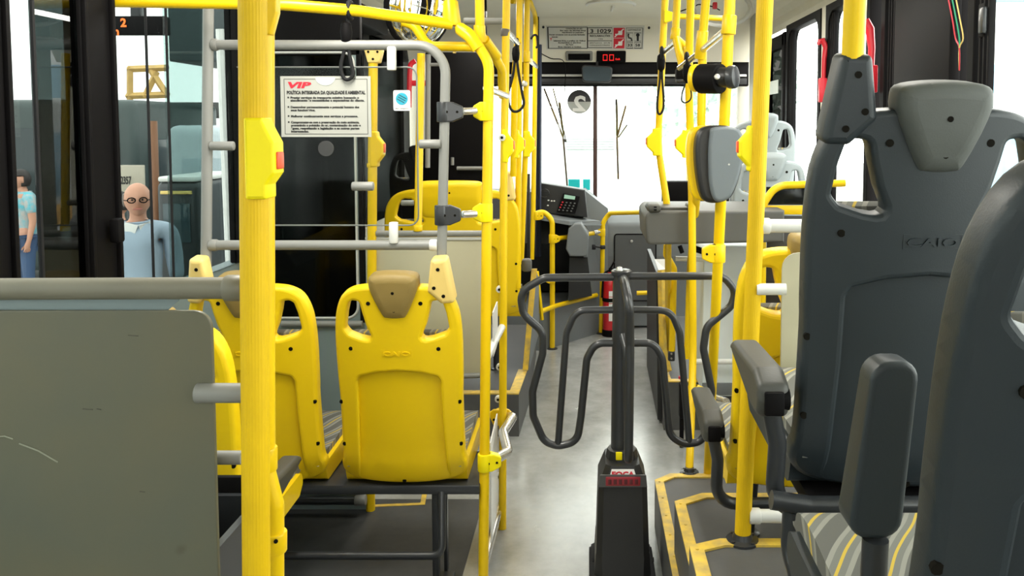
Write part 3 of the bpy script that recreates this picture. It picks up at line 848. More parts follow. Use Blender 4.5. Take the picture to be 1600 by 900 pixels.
b = MB(); b.cyl(W(710, 80, 2.845), W(710, 83, 2.845), 0.006, 8); b.build('screw', CREAM, t)

# --- grey tube screen frame in front of the yellow pair
Yg = 2.66
t = thing('tube_screen', 'grey tube frame carrying the clear screen over the yellow seats', 'screen frame', W(322, 400, Yg))
b = MB(); b.tube([W(322, 418, Yg), W(326, -40, Yg)], 0.0165, 16); b.build('upright', GREYT, t)
b = MB(); b.tube([W(338, 70, Yg), W(697, 71, Yg), W(690, 412, Yg)], 0.0158, 16, 0.09, n=10); b.build('hoop', GREYT, t)
ring(t, W(331, 70, Yg), W(341, 70, Yg), 0.0195, GREYT, 'end_cap', 0.006)
b = MB(); b.tube([W(340, 383, Yg), W(676, 383, Yg)], 0.0158, 16); b.build('cross_rail', GREYT, t)
ring(t, W(327, 383, Yg), W(341, 383, Yg), 0.019, GREYT, 'end_cap', 0.006)
ring(t, W(671, 383, Yg), W(684, 383, Yg), 0.019, WHITET, 'end_cap', 0.006)
for (a, c, mm) in (((615, 380), (615, 347), WHITET), ((329, 228), (366, 228), GREYT), ((689, 225), (655, 225), GREYT), ((612, 73), (612, 110), WHITET), ((550, 291), (584, 291), GREYT)):
    yy = Yg - 0.012
    ring(t, W(*a, yy), W(*c, yy), 0.0145, mm, 'stub_holder', 0.004)
for py in (175, 336):
    p = W(705, py, Yg + 0.02)
    xx = 693 - (py - 175) * 0.02
    clamp(t, W(xx, py, Yg), 0.0158, (1, 0.12, 0), DKTUBE, 0.062, 0.064)
    ring(t, W(722, py - 1, Yg + 0.04), W(744, py - 2, Yg + 0.07), 0.0118, SILV, 'joining_tube', 0.002)
# clear sheet, poster, sticker
t = thing('clear_screen', 'clear acrylic sheet with rounded corners held in the grey frame', 'screen', W(500, 362, Yg + 0.02))
b = MB(); A, D = W(362, 352, Yg + 0.02), W(651, 105, Yg + 0.02)
pf = [(v.x, v.y) for v in fillet([(A.x, A.z), (D.x, A.z), (D.x, D.z), (A.x, D.z)], 0.03, 5, True)]
b.plate(pf, 0.005, 0.0, M=Matrix.Translation((0, A.y, 0)) @ Matrix(((1, 0, 0, 0), (0, 0, -1, 0), (0, 1, 0, 0), (0, 0, 0, 1)))); b.build('sheet', ACRYL, t)
b = MB(); b.tube([Vector((A.x + 0.03, A.y, A.z)), Vector((D.x, A.y, A.z)), Vector((D.x, A.y, D.z)), Vector((A.x + 0.03, A.y, D.z))], 0.0028, 6, 0.03); b.build('sheet_edge', mat('acrylic_edge', (0.16, 0.17, 0.16), 0.4), t)
b = MB(); c = W(509, 232, Yg + 0.014); b.cyl(c, c + Vector((0, 0.004, 0)), 0.025, 24); b.build('round_dot', mat('smoke_dot', (0.03, 0.03, 0.03), 0.5), t)
Yq = Yg + 0.012
P0, P1 = W(440, 214, Yq), W(579, 119, Yq)
t = thing('notice_poster', 'white policy notice with a red heading on the clear screen', 'poster', Vector(((P0.x + P1.x) / 2, P0.y, P0.z)))
pw, ph = P1.x - P0.x, P1.z - P0.z
PAPER = mat('notice_paper', (0.36, 0.36, 0.325), 0.6)
b = MB(); b.box(((P0.x + P1.x) / 2, P0.y, (P0.z + P1.z) / 2), (pw, 0.002, ph)); b.build('paper', PAPER, t)
def F(x, y, dy=0.0): return FACE(Vector((P0.x + x * pw, P0.y - 0.0016 - dy, P1.z - y * ph)))
b = MB()
fr = [(0.04 * pw, 0.045 * ph), (0.965 * pw, 0.045 * ph), (0.965 * pw, 0.955 * ph), (0.04 * pw, 0.955 * ph)]
inn = [(x + (0.0016 if x < pw / 2 else -0.0016), y + (0.0016 if y < ph / 2 else -0.0016)) for x, y in fr]
b.plate(fr, 0.0004, 0, [inn], FACE(Vector((P0.x, P0.y - 0.0013, P0.z))))
b.build('border', INK, t)
b = MB(); b.text('VIP', 0.026, F(0.07, 0.085), 0.0004, shear=0.2, bold=0.0012, width=0.26 * pw); b.build('red_heading', REDINK, t)
b = MB(); b.text('POLÍTICA INTEGRADA DA QUALIDADE E AMBIENTAL', 0.0145, F(0.07, 0.235), 0.0003, bold=0.0008, width=0.87 * pw); b.build('title', INK, t)
lines = [(0.33, 'Prestar serviços de transporte coletivo buscando o', 1), (0.375, 'atendimento às necessidades e expectativas do cliente.', 0),
         (0.485, 'Desenvolver permanentemente o potencial humano dos', 1), (0.535, 'seus funcionários.', 0),
         (0.635, 'Melhorar continuamente seus serviços e processos.', 1),
         (0.735, 'Comprometer-se com a preservação do meio ambiente,', 1), (0.785, 'prevenindo a poluição do ar, contaminação do solo e', 0),
         (0.835, 'águas, respeitando a legislação e as outras partes', 0), (0.885, 'interessadas.', 0)]
b = MB()
for yy, s_, bul in lines:
    b.text(s_, 0.0095, F(0.11, yy), 0.0003, bold=0.0005, width=pw * 0.82 * len(s_) / 54)
    if bul: b.box(F(0.085, yy + 0.02).translation, (0.005, 0.0006, 0.005))
b.build('body_text', INK, t)
b = MB(); c = F(0.5, 0.02).translation
arcp = [(0.032 * math.cos(a), -0.026 * abs(math.sin(a))) for a in [math.pi * k / 12 for k in range(13)]]
b.plate(arcp, 0.0008, 0, M=FACE(c)); b.build('holder_notch', mat('pale_notch', (0.50, 0.54, 0.50), 0.4), t)
S0, S1 = W(615, 173, Yq), W(641, 141, Yq)
t = thing('sticker', 'small white sticker with a blue globe, right of the notice', 'sticker', Vector(((S0.x + S1.x) / 2, S0.y, S0.z)))
sw, sh_ = S1.x - S0.x, S1.z - S0.z
b = MB(); b.plate([(v.x, v.y) for v in fillet([(0, 0), (sw, 0), (sw, sh_), (0, sh_)], 0.006, 4, True)], 0.002, 0, M=FACE(S0)); b.build('backing', WHITE, t)
b = MB(); cc = S0 + Vector((sw * 0.5, -0.0015, sh_ * 0.58)); b.cyl(cc, cc + Vector((0, -0.0006, 0)), sw * 0.36, 24); b.build('globe', BLUEINK, t)
b = MB()
for a0 in (0.2, 1.4, 2.6):
    b.box(cc + Vector((0, -0.001, (a0 - 1.4) * 0.006)), (sw * 0.5, 0.0006, 0.0022), 0, Matrix.Translation(cc) @ Matrix.Rotation(0.5, 4, 'Y') @ Matrix.Translation(-cc))
b.text('MEIO AMBIENTE', 0.007, FACE(S0 + Vector((sw * 0.1, -0.0014, sh_ * 0.15))), 0.0003, width=sw * 0.8)
b.build('print', INK, t)

# hand strap over the overhead bar
def strap(label, top, mid, bot, Y, halfw=0.022, r=0.006):
    t = thing('hand_strap', label, 'hand strap', W(*bot, Y), 'black hand straps')
    a, m_, z_ = W(*top, Y), W(*mid, Y), W(*bot, Y)
    b = MB(); b.tube([a + Vector((0, -0.004, 0)), m_], 0.0075, 8); b.build('band', RUBBER, t)
    L = (m_ - z_).length
    b = MB(); b.tube(spline([m_ + Vector((-0.003, 0, 0)), m_ + Vector((-halfw * 0.35, 0, -L * 0.35)), m_ + Vector((-halfw * 0.95, 0, -L * 0.72)), z_ + Vector((-halfw * 0.6, 0, L * 0.04)), z_ + Vector((halfw * 0.2, 0, 0)), z_ + Vector((halfw * 0.95, 0, L * 0.12)), m_ + Vector((halfw * 0.7, 0, -L * 0.65)), m_ + Vector((halfw * 0.3, 0, -L * 0.3)), m_ + Vector((0.003, 0, 0))], 5), r, 8); b.build('loop', RUBBER, t)
    b = MB(); k = m_ + Vector((0, 0, 0.004)); b.lathe([(0.004, -0.045), (0.016, -0.03), (0.019, 0.0), (0.016, 0.026), (0.006, 0.036)], Matrix.Translation(k), 14); b.build('grip_bead', BLACK, t)
    b = MB(); b.tube([a + Vector((0.0, 0.026 * math.sin(q_ * 0.628), 0.026 * math.cos(q_ * 0.628))) for q_ in range(11)], 0.008, 8); b.build('hanging_ring', RUBBER, t)
    return t
strap('black hand strap on the overhead bar above the notice', (547, 16), (541, 52), (543, 124), 2.66, 0.020)

# --- second aisle pole and the curved one that joins it
Y4 = 3.23
t = pole('second yellow aisle pole, with bolt heads, its foot on the aisle floor', [W(792, -40, Y4), W(787, 300, Y4), WZ(785, 826, 0.0)], 0.0150, YEL, 0.0, foot=0.0)
for k, (px, py) in enumerate(((785, 215), (781, 451), (781, 572), (780, 742), (779, 622))):
    c = W(px, py, Y4 - 0.012); b = MB(); b.cyl(c, c + Vector((0, -0.020, 0)), 0.0135, 14, 0.003); b.mi = 1; b.cyl(c + Vector((0, -0.0195, 0)), c + Vector((0, -0.0212, 0)), 0.006, 6); b.build('bolt_head', [WHITET, BLACK], t)
q = W(784, 650, Y4)
ring(t, q - Vector((0, 0, 0.028)), q + Vector((0, 0, 0.028)), 0.024, YEL, 'clamp')
b = MB(); b.plate([(v.x, v.y) for v in fillet([(-0.05, 0.02), (-0.03, 0.035), (0.03, 0.035), (0.05, 0.015), (0.03, -0.03), (-0.03, -0.03)], 0.01, 3, True)], 0.012, 0.003, M=FACE(q + Vector((0, -0.022, 0)))); b.mi = 1
for sx_ in (-0.028, 0.026): b.cyl(q + Vector((sx_, -0.027, -0.005)), q + Vector((sx_, -0.0295, -0.005)), 0.005, 8)
b.build('clamp_plate', [YEL, HOLE], t)
button_box(t, W(788, 228, Y4), 1, 0.13, r=0.012, w=0.024, dpt=0.04)
ring(t, W(790, 45, Y4), W(789, 57, Y4), 0.0172, mat('brown_clamp', (0.10, 0.085, 0.07), 0.5), 'collar')
t = pole('yellow pole with a collar that bends down to the second aisle pole', [W(749, -40, 2.84), W(750, 56, 2.86), W(764, 72, 2.92), W(784, 108, 3.05), W(785, 150, 3.17)], 0.0160, YEL, 0.08)
ring(t, W(749, 39, 2.85), W(750, 66, 2.86), 0.0200, YEL, 'sleeve')
b = MB(); b.tube([W(757, 62, 2.88), W(776, 88, 2.97)], 0.0185, 14); b.build('elbow_sleeve', YEL, t)

# silver rails linking the two aisle poles
def rail(label, pts, r, m=SILV, fil=0.03, ends=None, group=None, cat='rail', name='link_rail'):
    t = pole(label, pts, r, m, fil, name, cat, group)
    if ends:
        for a, c in ends: ring(t, a, c, r + 0.003, m, 'end_cap', 0.003)
    return t
rail('bent silver tube from the clamp to the yellow aisle pole, knee height', [W(794, 650, Y4), W(801, 652, 3.15), W(786, 676, 3.02), W(794, 706, 2.92), W(766, 722, 2.80)], 0.0180, SILV, 0.035)
rail('lowest silver rail between the two yellow aisle poles', [W(781, 790, 3.20), W(757, 880, 2.80)], 0.0150, SILV)
rail('short white rail crossing between the aisle poles at seat height', [W(786, 508, 3.22), W(771, 537, 2.95), W(760, 560, 2.78)], 0.0135, WHITET)
rail('topmost silver rail between the two aisle poles', [W(791, 150, 3.18), W(760, 138, 2.80)], 0.0125, SILV)
t = thing('barrier_sheet', 'narrow white sheet filling the gap between the aisle poles', 'barrier', W(772, 800, 3.05))
b = MB()
def slab(mb, a, b_, z0, z1, th=0.004):
    d = Vector((b_.x - a.x, b_.y - a.y, 0)).normalized(); n = Vector((-d.y, d.x, 0)) * th / 2
    mb.hexa([Vector((a.x, a.y, z0)) - n, Vector((b_.x, b_.y, z0)) - n, Vector((b_.x, b_.y, z0)) + n, Vector((a.x, a.y, z0)) + n,
             Vector((a.x, a.y, z1)) - n, Vector((b_.x, b_.y, z1)) - n, Vector((b_.x, b_.y, z1)) + n, Vector((a.x, a.y, z1)) + n])
a_, b_ = W(766, 700, 2.84), W(777, 700, 3.14)
slab(b, a_, b_, 0.10, 0.46); b.build('lower_sheet', WHITET, t)
b = MB(); a_, b_ = W(770, 500, 2.93), W(777, 500, 3.12); slab(b, a_, b_, 0.74, 0.90); b.build('upper_tab', WHITET, t)
for py in (640, 800):
    pass

# --- poles further up the aisle, left side
YC = 4.3
t = pole('yellow pole rising from the sleeve of the extra wide seat', [W(809, 66, 4.05), W(804, 120, 4.2), W(802, 275, YC)], 0.0165, YEL, 0.1)
button_box(t, W(803, 225, YC - 0.01), 1, 0.145, r=0.016)
rail('silver link tube near the ceiling, left of the aisle', [W(791, 48, 3.24), W(809, 68, 4.06)], 0.0125, SILV)
t = pole('yellow pole behind the wide seat pole, third from the aisle end', [W(812, -40, 4.3), W(810, 300, 4.4), W(809, 450, 4.4)], 0.0165, YEL, 0)
button_box(t, W(787, 228, 3.45), 1, 0.13, r=0.015) if False else None
t = pole('yellow pole with a stop button box, next to the driver partition', [W(824, -40, 4.6), W(821, 240, 4.7), W(814, 412, 4.75)], 0.0165, YEL, 0)
button_box(t, W(821, 225, 4.68), 1, 0.145, r=0.016)
ring(t, W(823, 80, 4.63), W(823, 97, 4.63), 0.019, YEL, 'sleeve')
b = MB(); c = W(820, 131, 4.64); b.cyl(c, c + Vector((0, -0.02, 0)), 0.016, 14, 0.003); b.build('bolt_head', ZINC, t)
rail('silver link tube with a rubber end below the sign panel', [W(829, 95, 4.72), W(838, 104, 5.6)], 0.014, SILV)
t = pole('yellow pole with a hooked top beside the driver, farthest on the left', [W(800, 2, 5.3), W(828, 2, 5.5), W(837, 26, 5.7), W(835, 200, 5.75), W(833, 336, 5.75), W(831, 405, 5.75)], 0.0165, YEL, 0.08)
strap('black hand strap hanging among the left aisle poles', (808, 70), (806, 85), (806, 174), 4.02, 0.040, 0.0065)
t = thing('hand_strap', 'short black strap wound round the hooked pole top', 'hand strap', W(838, 75, 5.6), 'black hand straps')
b = MB(); b.tube(spline([W(830, 60, 5.66), W(834, 55, 5.6), W(839, 57, 5.6), W(840, 72, 5.62), W(837, 74, 5.62)], 4), 0.008, 8); b.build('loop', RUBBER, t)

# --- right side poles, from far to near
def gpole(label, pts, r, foot=None, fil=0.08): return pole(label, pts, r, YEL, fil, foot=foot)
Yr = 3.75
t = gpole('kinked yellow pole left of the counter, with a stop button box', [W(1041, -40, 3.68), W(1029, 205, Yr), W(1030, 240, Yr), W(1041, 312, Yr), W(1044, 360, Yr), WZ(1044, 556, RPZ)], 0.0158, None, 0.12)
button_box(t, W(1029, 222, Yr - 0.01), -1, 0.125, r=0.016)
button_box(t, W(1030, 124, Yr - 0.01), -1, 0.10, r=0.014) if False else None
b = MB(); c = W(1048, 26, 3.68); b.plate([(v.x, v.y) for v in fillet([(-0.03, -0.03), (0.035, -0.008), (0.035, 0.008), (-0.03, 0.03)], 0.006, 3, True)], 0.03, 0.004, M=FACE(c)); b.build('clamp', YELBTN, t)
ring(t, W(1049, 555, 4.3), W(1049, 568, 4.3), 0.018, DKTUBE, 'foot_clip') if False else None
strap('black hand strap on the silver tube left of the counter poles', (1034, 84), (1033, 98), (1031, 178), 3.66, 0.016, 0.005)
t = gpole('yellow pole that forks at a sleeve, second of the counter poles', [W(1060, -40, 3.45), W(1055, 55, 3.45), W(1066, 104, 3.40)], 0.0158, None, 0.05)
ring(t, W(1056, 44, 3.45), W(1054, 62, 3.45), 0.0195, YEL, 'sleeve')
b = MB(); b.tube([W(1056, 60, 3.46), W(1070, 72, 3.50), W(1080, 95, 3.55)], 0.0150, 14, 0.05); b.build('fork_branch', YEL, t)
t = gpole('tall yellow pole passing behind the grey counter, third of the counter poles', [W(1080, -40, 3.3), W(1076, 120, 3.4), W(1081, 300, 3.48), W(1083, 560, 3.5), WZ(1077, 739, 0.18)], 0.0160, 0.18, 0.4)
button_box(t, W(1076, 225, 3.42), -1, 0.115, r=0.015)
ring(t, W(1076, 72, 3.38), W(1076, 90, 3.38), 0.0195, YEL, 'sleeve')
c = W(1083, 612, 3.5); clamp(t, c, 0.0160, (1, -0.2, 0), YEL, 0.05, 0.055)
strap('black hand strap with a thin loop beside the small black box', (1073, 94), (1074, 114), (1071, 160), 3.30, 0.022, 0.003)
t = gpole('yellow pole through the collar of the silver handhold, fourth of the counter poles', [W(1106, -40, 3.10), W(1098, 60, 3.15), W(1095, 240, 3.2), W(1078, 420, 3.95), W(1074, 560, 3.95)], 0.0165, None, 0.4)
ring(t, W(1098, 48, 3.13), W(1094, 92, 3.15), 0.0215, YEL, 'sleeve')
t = gpole('leaning yellow pole that carries the fare validator', [W(1142, -40, 2.62), W(1126, 320, 2.66), WZ(1106, 740, 0.18)], 0.0176, None, 0)
ring(t, W(1140, 24, 2.62), W(1138, 54, 2.62), 0.0225, YEL, 'sleeve')
clamp(t, W(1122, 396, 2.66), 0.0176, (-1, 0.1, 0), YEL, 0.052, 0.058)
t = pole('thick yellow pole on the top step, right of the validator', [W(1197, -40, 2.02), WZ(1160, 846, zs[2])], 0.0200, YELRIB, foot=zs[2], ribbed=True)
p6 = lambda py: W(1197 - 37 * (py + 40) / 886, py, 2.02 + 0.06 * (py + 40) / 886)
button_box(t, p6(232) + Vector((-0.012, -0.006, 0)), -1, 0.112, r=0.02, w=0.028, dpt=0.040)
t = gpole('yellow pole coming down into the grey seat corner sleeve', [W(1338, -40, GY - 0.13), W(1332, 104, GY - 0.104)], 0.0182, None, 0)
rail('silver handhold tube between the first two counter poles', [W(1034, 84, 3.71), W(1056, 66, 3.45)], 0.0125, SILV)
rail('silver handhold tube meeting the forked yellow pole', [W(1062, 106, 3.38), W(1090, 84, 3.20)], 0.0125, SILV)
rail('long silver handhold tube reaching the validator pole', [W(1098, 78, 3.15), W(1132, 50, 2.66)], 0.0130, SILV)
t = pole('yellow cross bar high up between the counter poles', [W(1046, 25, 3.68), W(1132, 29, 3.70)], 0.0120, YEL, 0, 'overhead_bar', 'grab bar')
# white tubes of the right-hand screen
rail('white top rail of the right frosted screen, against the thick pole', [W(1190, 353, 2.03), W(1285, 353, 2.02), W(1420, 354, 2.02)], 0.0165, WHITET, 0, [(W(1186, 353, 2.03), W(1203, 353, 2.03))])
rail('white stub holding the right frosted screen to the thick pole', [W(1182, 452, 2.01), W(1228, 452, 2.005)], 0.0145, WHITET, 0)
rail('white bottom rail of the right screen, under the grey seat', [W(1172, 806, 2.02), W(1420, 808, 2.02)], 0.0165, WHITET, 0, [(W(1170, 806, 2.02), W(1188, 806, 2.02))])
t = thing('modesty_screen', 'pale frosted panel on white rails behind the grey seat', 'screen', W(1300, 700, 2.0))
A, D = W(1219, 640, 2.02), W(1222, 395, 2.02)
pf = [(v.x, v.y) for v in fillet([(A.x, zs[2] + 0.35), (XR - 0.02, zs[2] + 0.35), (XR - 0.02, D.z), (A.x, D.z)], [0.03, 0, 0, 0.04], 5, True)]
b = MB(); b.plate(pf, 0.006, 0.001, M=Matrix.Translation((0, 2.025, 0)) @ Matrix(((1, 0, 0, 0), (0, 0, -1, 0), (0, 1, 0, 0), (0, 0, 0, 1)))); b.build('sheet', FROSTG, t) if False else b.build('sheet', CREAMPANEL, t)
for (px, Y, zz) in ((1300, 2.02, None),):
    pass

# --- screen at rear left: rail, frosted panel, stubs
Yl = 1.19
rail('warm grey top rail of the frosted panel, capped at the ribbed pole', [W(-60, 452, Yl), W(356, 450, Yl)], 0.0160, GREYW, 0, [(W(352, 450, Yl), W(383, 450, Yl))])
t = thing('modesty_screen', 'large frosted grey-green panel at the lower left', 'screen', W(160, 880, Yl))
A = W(329, 486, Yl)
zt_ = A.z; zb_ = 0.5
pf = [(v.x, v.y) for v in fillet([(XL + 0.06, zb_), (A.x, zb_), (A.x, zt_), (XL + 0.06, zt_)], [0.02, 0.02, 0.026, 0], 6, True)]
b = MB(); b.plate(pf, 0.008, 0.0015, M=Matrix.Translation((0, Yl + 0.005, 0)) @ Matrix(((1, 0, 0, 0), (0, 0, -1, 0), (0, 1, 0, 0), (0, 0, 0, 1)))); b.build('sheet', FROST, t)
s0, s1, s2, s3 = W(-40, 488, Yl + 0.012), W(258, 488, Yl + 0.012), W(283, 466, Yl + 0.012), W(-40, 466, Yl + 0.012)
b = MB(); b.plate([(p.x, p.z) for p in (s0, s1, s2, s3)], 0.004, 0, M=Matrix.Translation((0, Yl + 0.015, 0)) @ Matrix(((1, 0, 0, 0), (0, 0, -1, 0), (0, 1, 0, 0), (0, 0, 0, 1)))); b.build('top_lip', BLUEPANEL, t)
PSC = mat('pale_scratch', (0.25, 0.26, 0.20), 0.5)
for (x0, y0, x1, y1, w_) in ((-6, 683, 20, 686, 0.003), (30, 693, 90, 722, 0.0035)):
    b = MB(); b.tube([W(x0, y0, Yl), W((x0 + x1) / 2, (y0 + y1) / 2 - 3, Yl), W(x1, y1, Yl)], w_ * 0.3, 6); b.build('scratch', PSC, t)
DSC = mat('dark_scuff', (0.07, 0.065, 0.05), 0.7)
for (x0, y0, x1, y1) in ((200, 524, 216, 525), (129, 639, 145, 640), (151, 639, 158, 640), (218, 768, 227, 769)):
    b = MB(); b.tube([W(x0, y0, Yl), W(x1, y1, Yl)], 0.0006, 6); b.build('scuff_mark', DSC, t)
rail('light grey stub clamping the frosted panel to the ribbed pole', [W(308, 614, Yl - 0.003), W(384, 614, Yl - 0.003)], 0.0142, GREYT, 0)
rail('grey rail end showing below the stub, between panel and ribbed pole', [W(200, 715, Yl + 0.06), W(379, 715, Yl + 0.06)], 0.0105, GREYT, 0)

# --- second screen (cream) with its pole, behind the yellow pair
Ys = 3.30
t = pole('yellow pole with a flanged top, standing at the cream screen', [W(583, 92, Ys), W(579, 809, Ys)], 0.0182, YEL, 0, foot=0.0)
b = MB(); b.plate([(v.x, v.y) for v in fillet([(-0.036, 0.03), (0.036, 0.03), (0.022, -0.024), (-0.022, -0.024)], 0.006, 3, True)], 0.045, 0.004, M=FACE(W(585, 89, Ys))); b.mi = 1
for sx_, sz in ((-0.018, 0.018), (0.018, 0.018), (0, -0.01)): b.cyl(W(585, 89, Ys) + Vector((sx_, -0.022, sz)), W(585, 89, Ys) + Vector((sx_, -0.0245, sz)), 0.005, 8)
b.build('flange', [CREAM, HOLE], t)
button_box(t, W(584, 233, Ys), 1, 0.14, m=YEL, r=0.018, w=0.03)
ring(t, W(581, 255, Ys), W(581, 262, Ys), 0.0195, YEL, 'sleeve')
rail('grey top rail of the cream screen', [W(588, 365, Ys), W(758, 365, Ys)], 0.0125, GREYT, 0)
t = pole('yellow pole ending in a ring on the cream screen rail', [W(658, 84, Ys + 0.06), W(653, 358, Ys)], 0.0158, YEL, 0)
ring(t, W(653, 352, Ys), W(653, 361, Ys), 0.0185, YEL, 'end_cap')
b = MB(); b.cyl(W(647, 317, Ys), W(627, 317, Ys), 0.011, 12, 0.003); b.build('stub_holder', GREYT, t)
t = thing('modesty_screen', 'cream panel below the grey rail, beyond the yellow seats', 'screen', W(660, 590, Ys))
A, D = W(574, 590, Ys), W(760, 373, Ys)
b = MB(); b.box(((A.x + D.x) / 2, Ys + 0.01, (A.z + D.z) / 2), (D.x - A.x, 0.012, D.z - A.z), 0.004); b.build('sheet', CREAMPANEL, t)
b = MB(); b.cyl(W(716, 588, Ys), W(758, 586, Ys), 0.011, 12); b.build('lower_rail', GREYT, t)
b = MB(); b.box(((A.x + D.x) / 2, Ys + 0.004, D.z), (D.x - A.x, 0.016, 0.012), 0.003); b.build('top_edge', SEAL, t)
# smoked window screen left of that pole
t = thing('smoked_screen', 'smoked glass screen with a pale rubber edge, by the left door', 'screen', W(480, 690, Ys + 0.02))
xr_, xl_ = W(566, 300, Ys).x, XL + 0.04
ztop, zbot = W(500, 82, Ys).z, W(500, 497, Ys).z
Fm = Matrix.Translation((0, Ys + 0.02, 0)) @ Matrix(((1, 0, 0, 0), (0, 0, -1, 0), (0, 1, 0, 0), (0, 0, 0, 1)))
xi = W(556, 300, Ys).x
op = [(v.x, v.y) for v in fillet([(xl_ + 0.03, zbot), (xi, zbot), (xi, ztop), (xl_ + 0.03, ztop)], 0.045, 6, True)]
b = MB(); b.plate([(xl_, 0.0), (xr_, 0.0), (xr_, ztop + 0.06), (xl_, ztop + 0.06)], 0.03, 0.003, [op], Fm)
b.build('surround', BLUEPANEL, t)
b = MB(); b.plate([(xi + 0.008, zbot - 0.02), (xr_, zbot - 0.02), (xr_, ztop + 0.06), (xi + 0.008, ztop + 0.06)], 0.034, 0.002, M=Fm); b.build('edge_strip', BLACK, t)
b = MB(); b.box(((xl_ + xr_) / 2, Ys + 0.02, ztop + 0.1), (xr_ - xl_, 0.034, 0.22), 0.004); b.build('top_band', BLACK, t)
b = MB(); ip = fillet([(xl_ + 0.03, zbot), (xi, zbot), (xi, ztop), (xl_ + 0.03, ztop)], 0.045, 6, True)
b.tube([Vector((p.x, Ys + 0.002, p.y)) for p in ip] + [Vector((ip[0].x, Ys + 0.002, ip[0].y))], 0.0048, 8); b.build('rubber_seal', SEAL, t)
b = MB(); b.box(((xl_ + xi) / 2 + 0.015, Ys + 0.02, (zbot + ztop) / 2), (xi - xl_ - 0.02, 0.006, ztop - zbot + 0.02)); b.build('pane', TINT, t)
rail('grey rail under the smoked screen', [W(440, 506, Ys - 0.01), W(566, 506, Ys - 0.01)], 0.0125, GREYT, 0)
t = pole('slanted yellow handle seen through the smoked screen', [Vector((XL + 0.03, 3.75, W(500, 372, 3.75).z - 0.06)), W(541, 350, 3.75)], 0.020, YEL, 0, 'door_handle_bar', 'handle')
t = pole('low grey tube with a cap beside the yellow pole foot', [W(440, 782, 3.25), W(560, 782, 3.25)], 0.0165, DKTUBE, 0, 'floor_tube', 'tube')
ring(t, W(555, 782, 3.25), W(572, 781, 3.25), 0.021, GREYT, 'end_cap')
mb = strip([(W(495, 797, Ys - 0.02).x, WZ(495, 797, 0.0).y), (WZ(664, 790, 0).x, WZ(664, 790, 0).y), (WZ(666, 770, 0).x, WZ(666, 765, 0).y)], 0.02, 0.0005, 0.004)
tag(mb.build('edging_strip', TRIM), 'yellow edging strip on the floor under the yellow seats', 'edging strip')
# ================================================================ turnstile
Yt = 2.86
base = WZ(970, 872, 0.0)
t = thing('turnstile', 'charcoal tube turnstile on a black counter box in the aisle', 'turnstile', (base.x, Yt, 0))
TX = base.x
b = MB(); zc = W(967, 735, Yt).z
def sect(z, hx, hy, ch):
    return [(TX - hx + ch, Yt - hy, z), (TX + hx - ch, Yt - hy, z), (TX + hx, Yt - hy + ch, z), (TX + hx, Yt + hy - ch, z), (TX + hx - ch, Yt + hy, z), (TX - hx + ch, Yt + hy, z), (TX - hx, Yt + hy - ch, z), (TX - hx, Yt - hy + ch, z)]
z_sh, z_top, z_in = W(970, 742, Yt).z, W(970, 713, Yt).z, W(970, 705, Yt).z
rows = [sect(0.0, 0.098, 0.13, 0.03), sect(0.30 * z_sh, 0.092, 0.12, 0.02), sect(0.32 * z_sh, 0.0905, 0.118, 0.02), sect(z_sh, 0.083, 0.105, 0.018), sect(z_top, 0.058, 0.085, 0.018)]
vs = [p for r_ in rows for p in r_]; n = 8; fs = []
for i in range(len(rows) - 1):
    for k in range(n): fs.append((i * n + k, i * n + (k + 1) % n, (i + 1) * n + (k + 1) % n, (i + 1) * n + k))
fs += [tuple(reversed(range(n))), tuple(range((len(rows) - 1) * n, len(rows) * n))]
b.add(vs, fs)
b.build('counter_box', DKBOX, t, 25)
b = MB(); prism_z(b, [(p[0], p[1]) for p in sect(0, 0.115, 0.15, 0.035)], 0.0, 0.016); prism_z(b, [(p[0], p[1]) for p in sect(0, 0.108, 0.142, 0.033)], 0.016, 0.03)
for sg in (-1, 1): b.cyl((TX + sg * 0.098, Yt - 0.13, 0.10), (TX + sg * 0.104, Yt - 0.13, 0.10), 0.008, 8)
b.build('base_flange', RUBBER, t)
fz = Yt - 0.108
GREYFACE = mat('grey_face_plate', (0.075, 0.075, 0.075), 0.45)
b = MB(); zt0, zb0 = W(970, 740, fz).z, W(970, 760, fz).z
b.hexa([(TX - 0.082, fz - 0.006, zb0), (TX + 0.082, fz - 0.006, zb0), (TX + 0.082, fz, zb0), (TX - 0.082, fz, zb0), (TX - 0.078, fz - 0.006, zt0 - 0.003), (TX + 0.078, fz - 0.006, zt0 - 0.003), (TX + 0.078, fz, zt0 - 0.003), (TX - 0.078, fz, zt0 - 0.003)])
b.build('face_plate', GREYFACE, t)
b = MB(); b.box((TX, fz - 0.005, (zt0 + zb0) / 2 - 0.002), (0.118, 0.006, 0.032), 0.003); b.mi = 1
for k in range(6): b.box((TX - 0.045 + k * 0.018, fz - 0.0085, (zt0 + zb0) / 2 - 0.003), (0.011, 0.002, 0.018), 0.001)
b.build('digit_counter', [mat('dark_red_window', (0.28, 0.02, 0.03), 0.4), mat('faded_red_digit', (0.09, 0.012, 0.016), 0.5)], t)
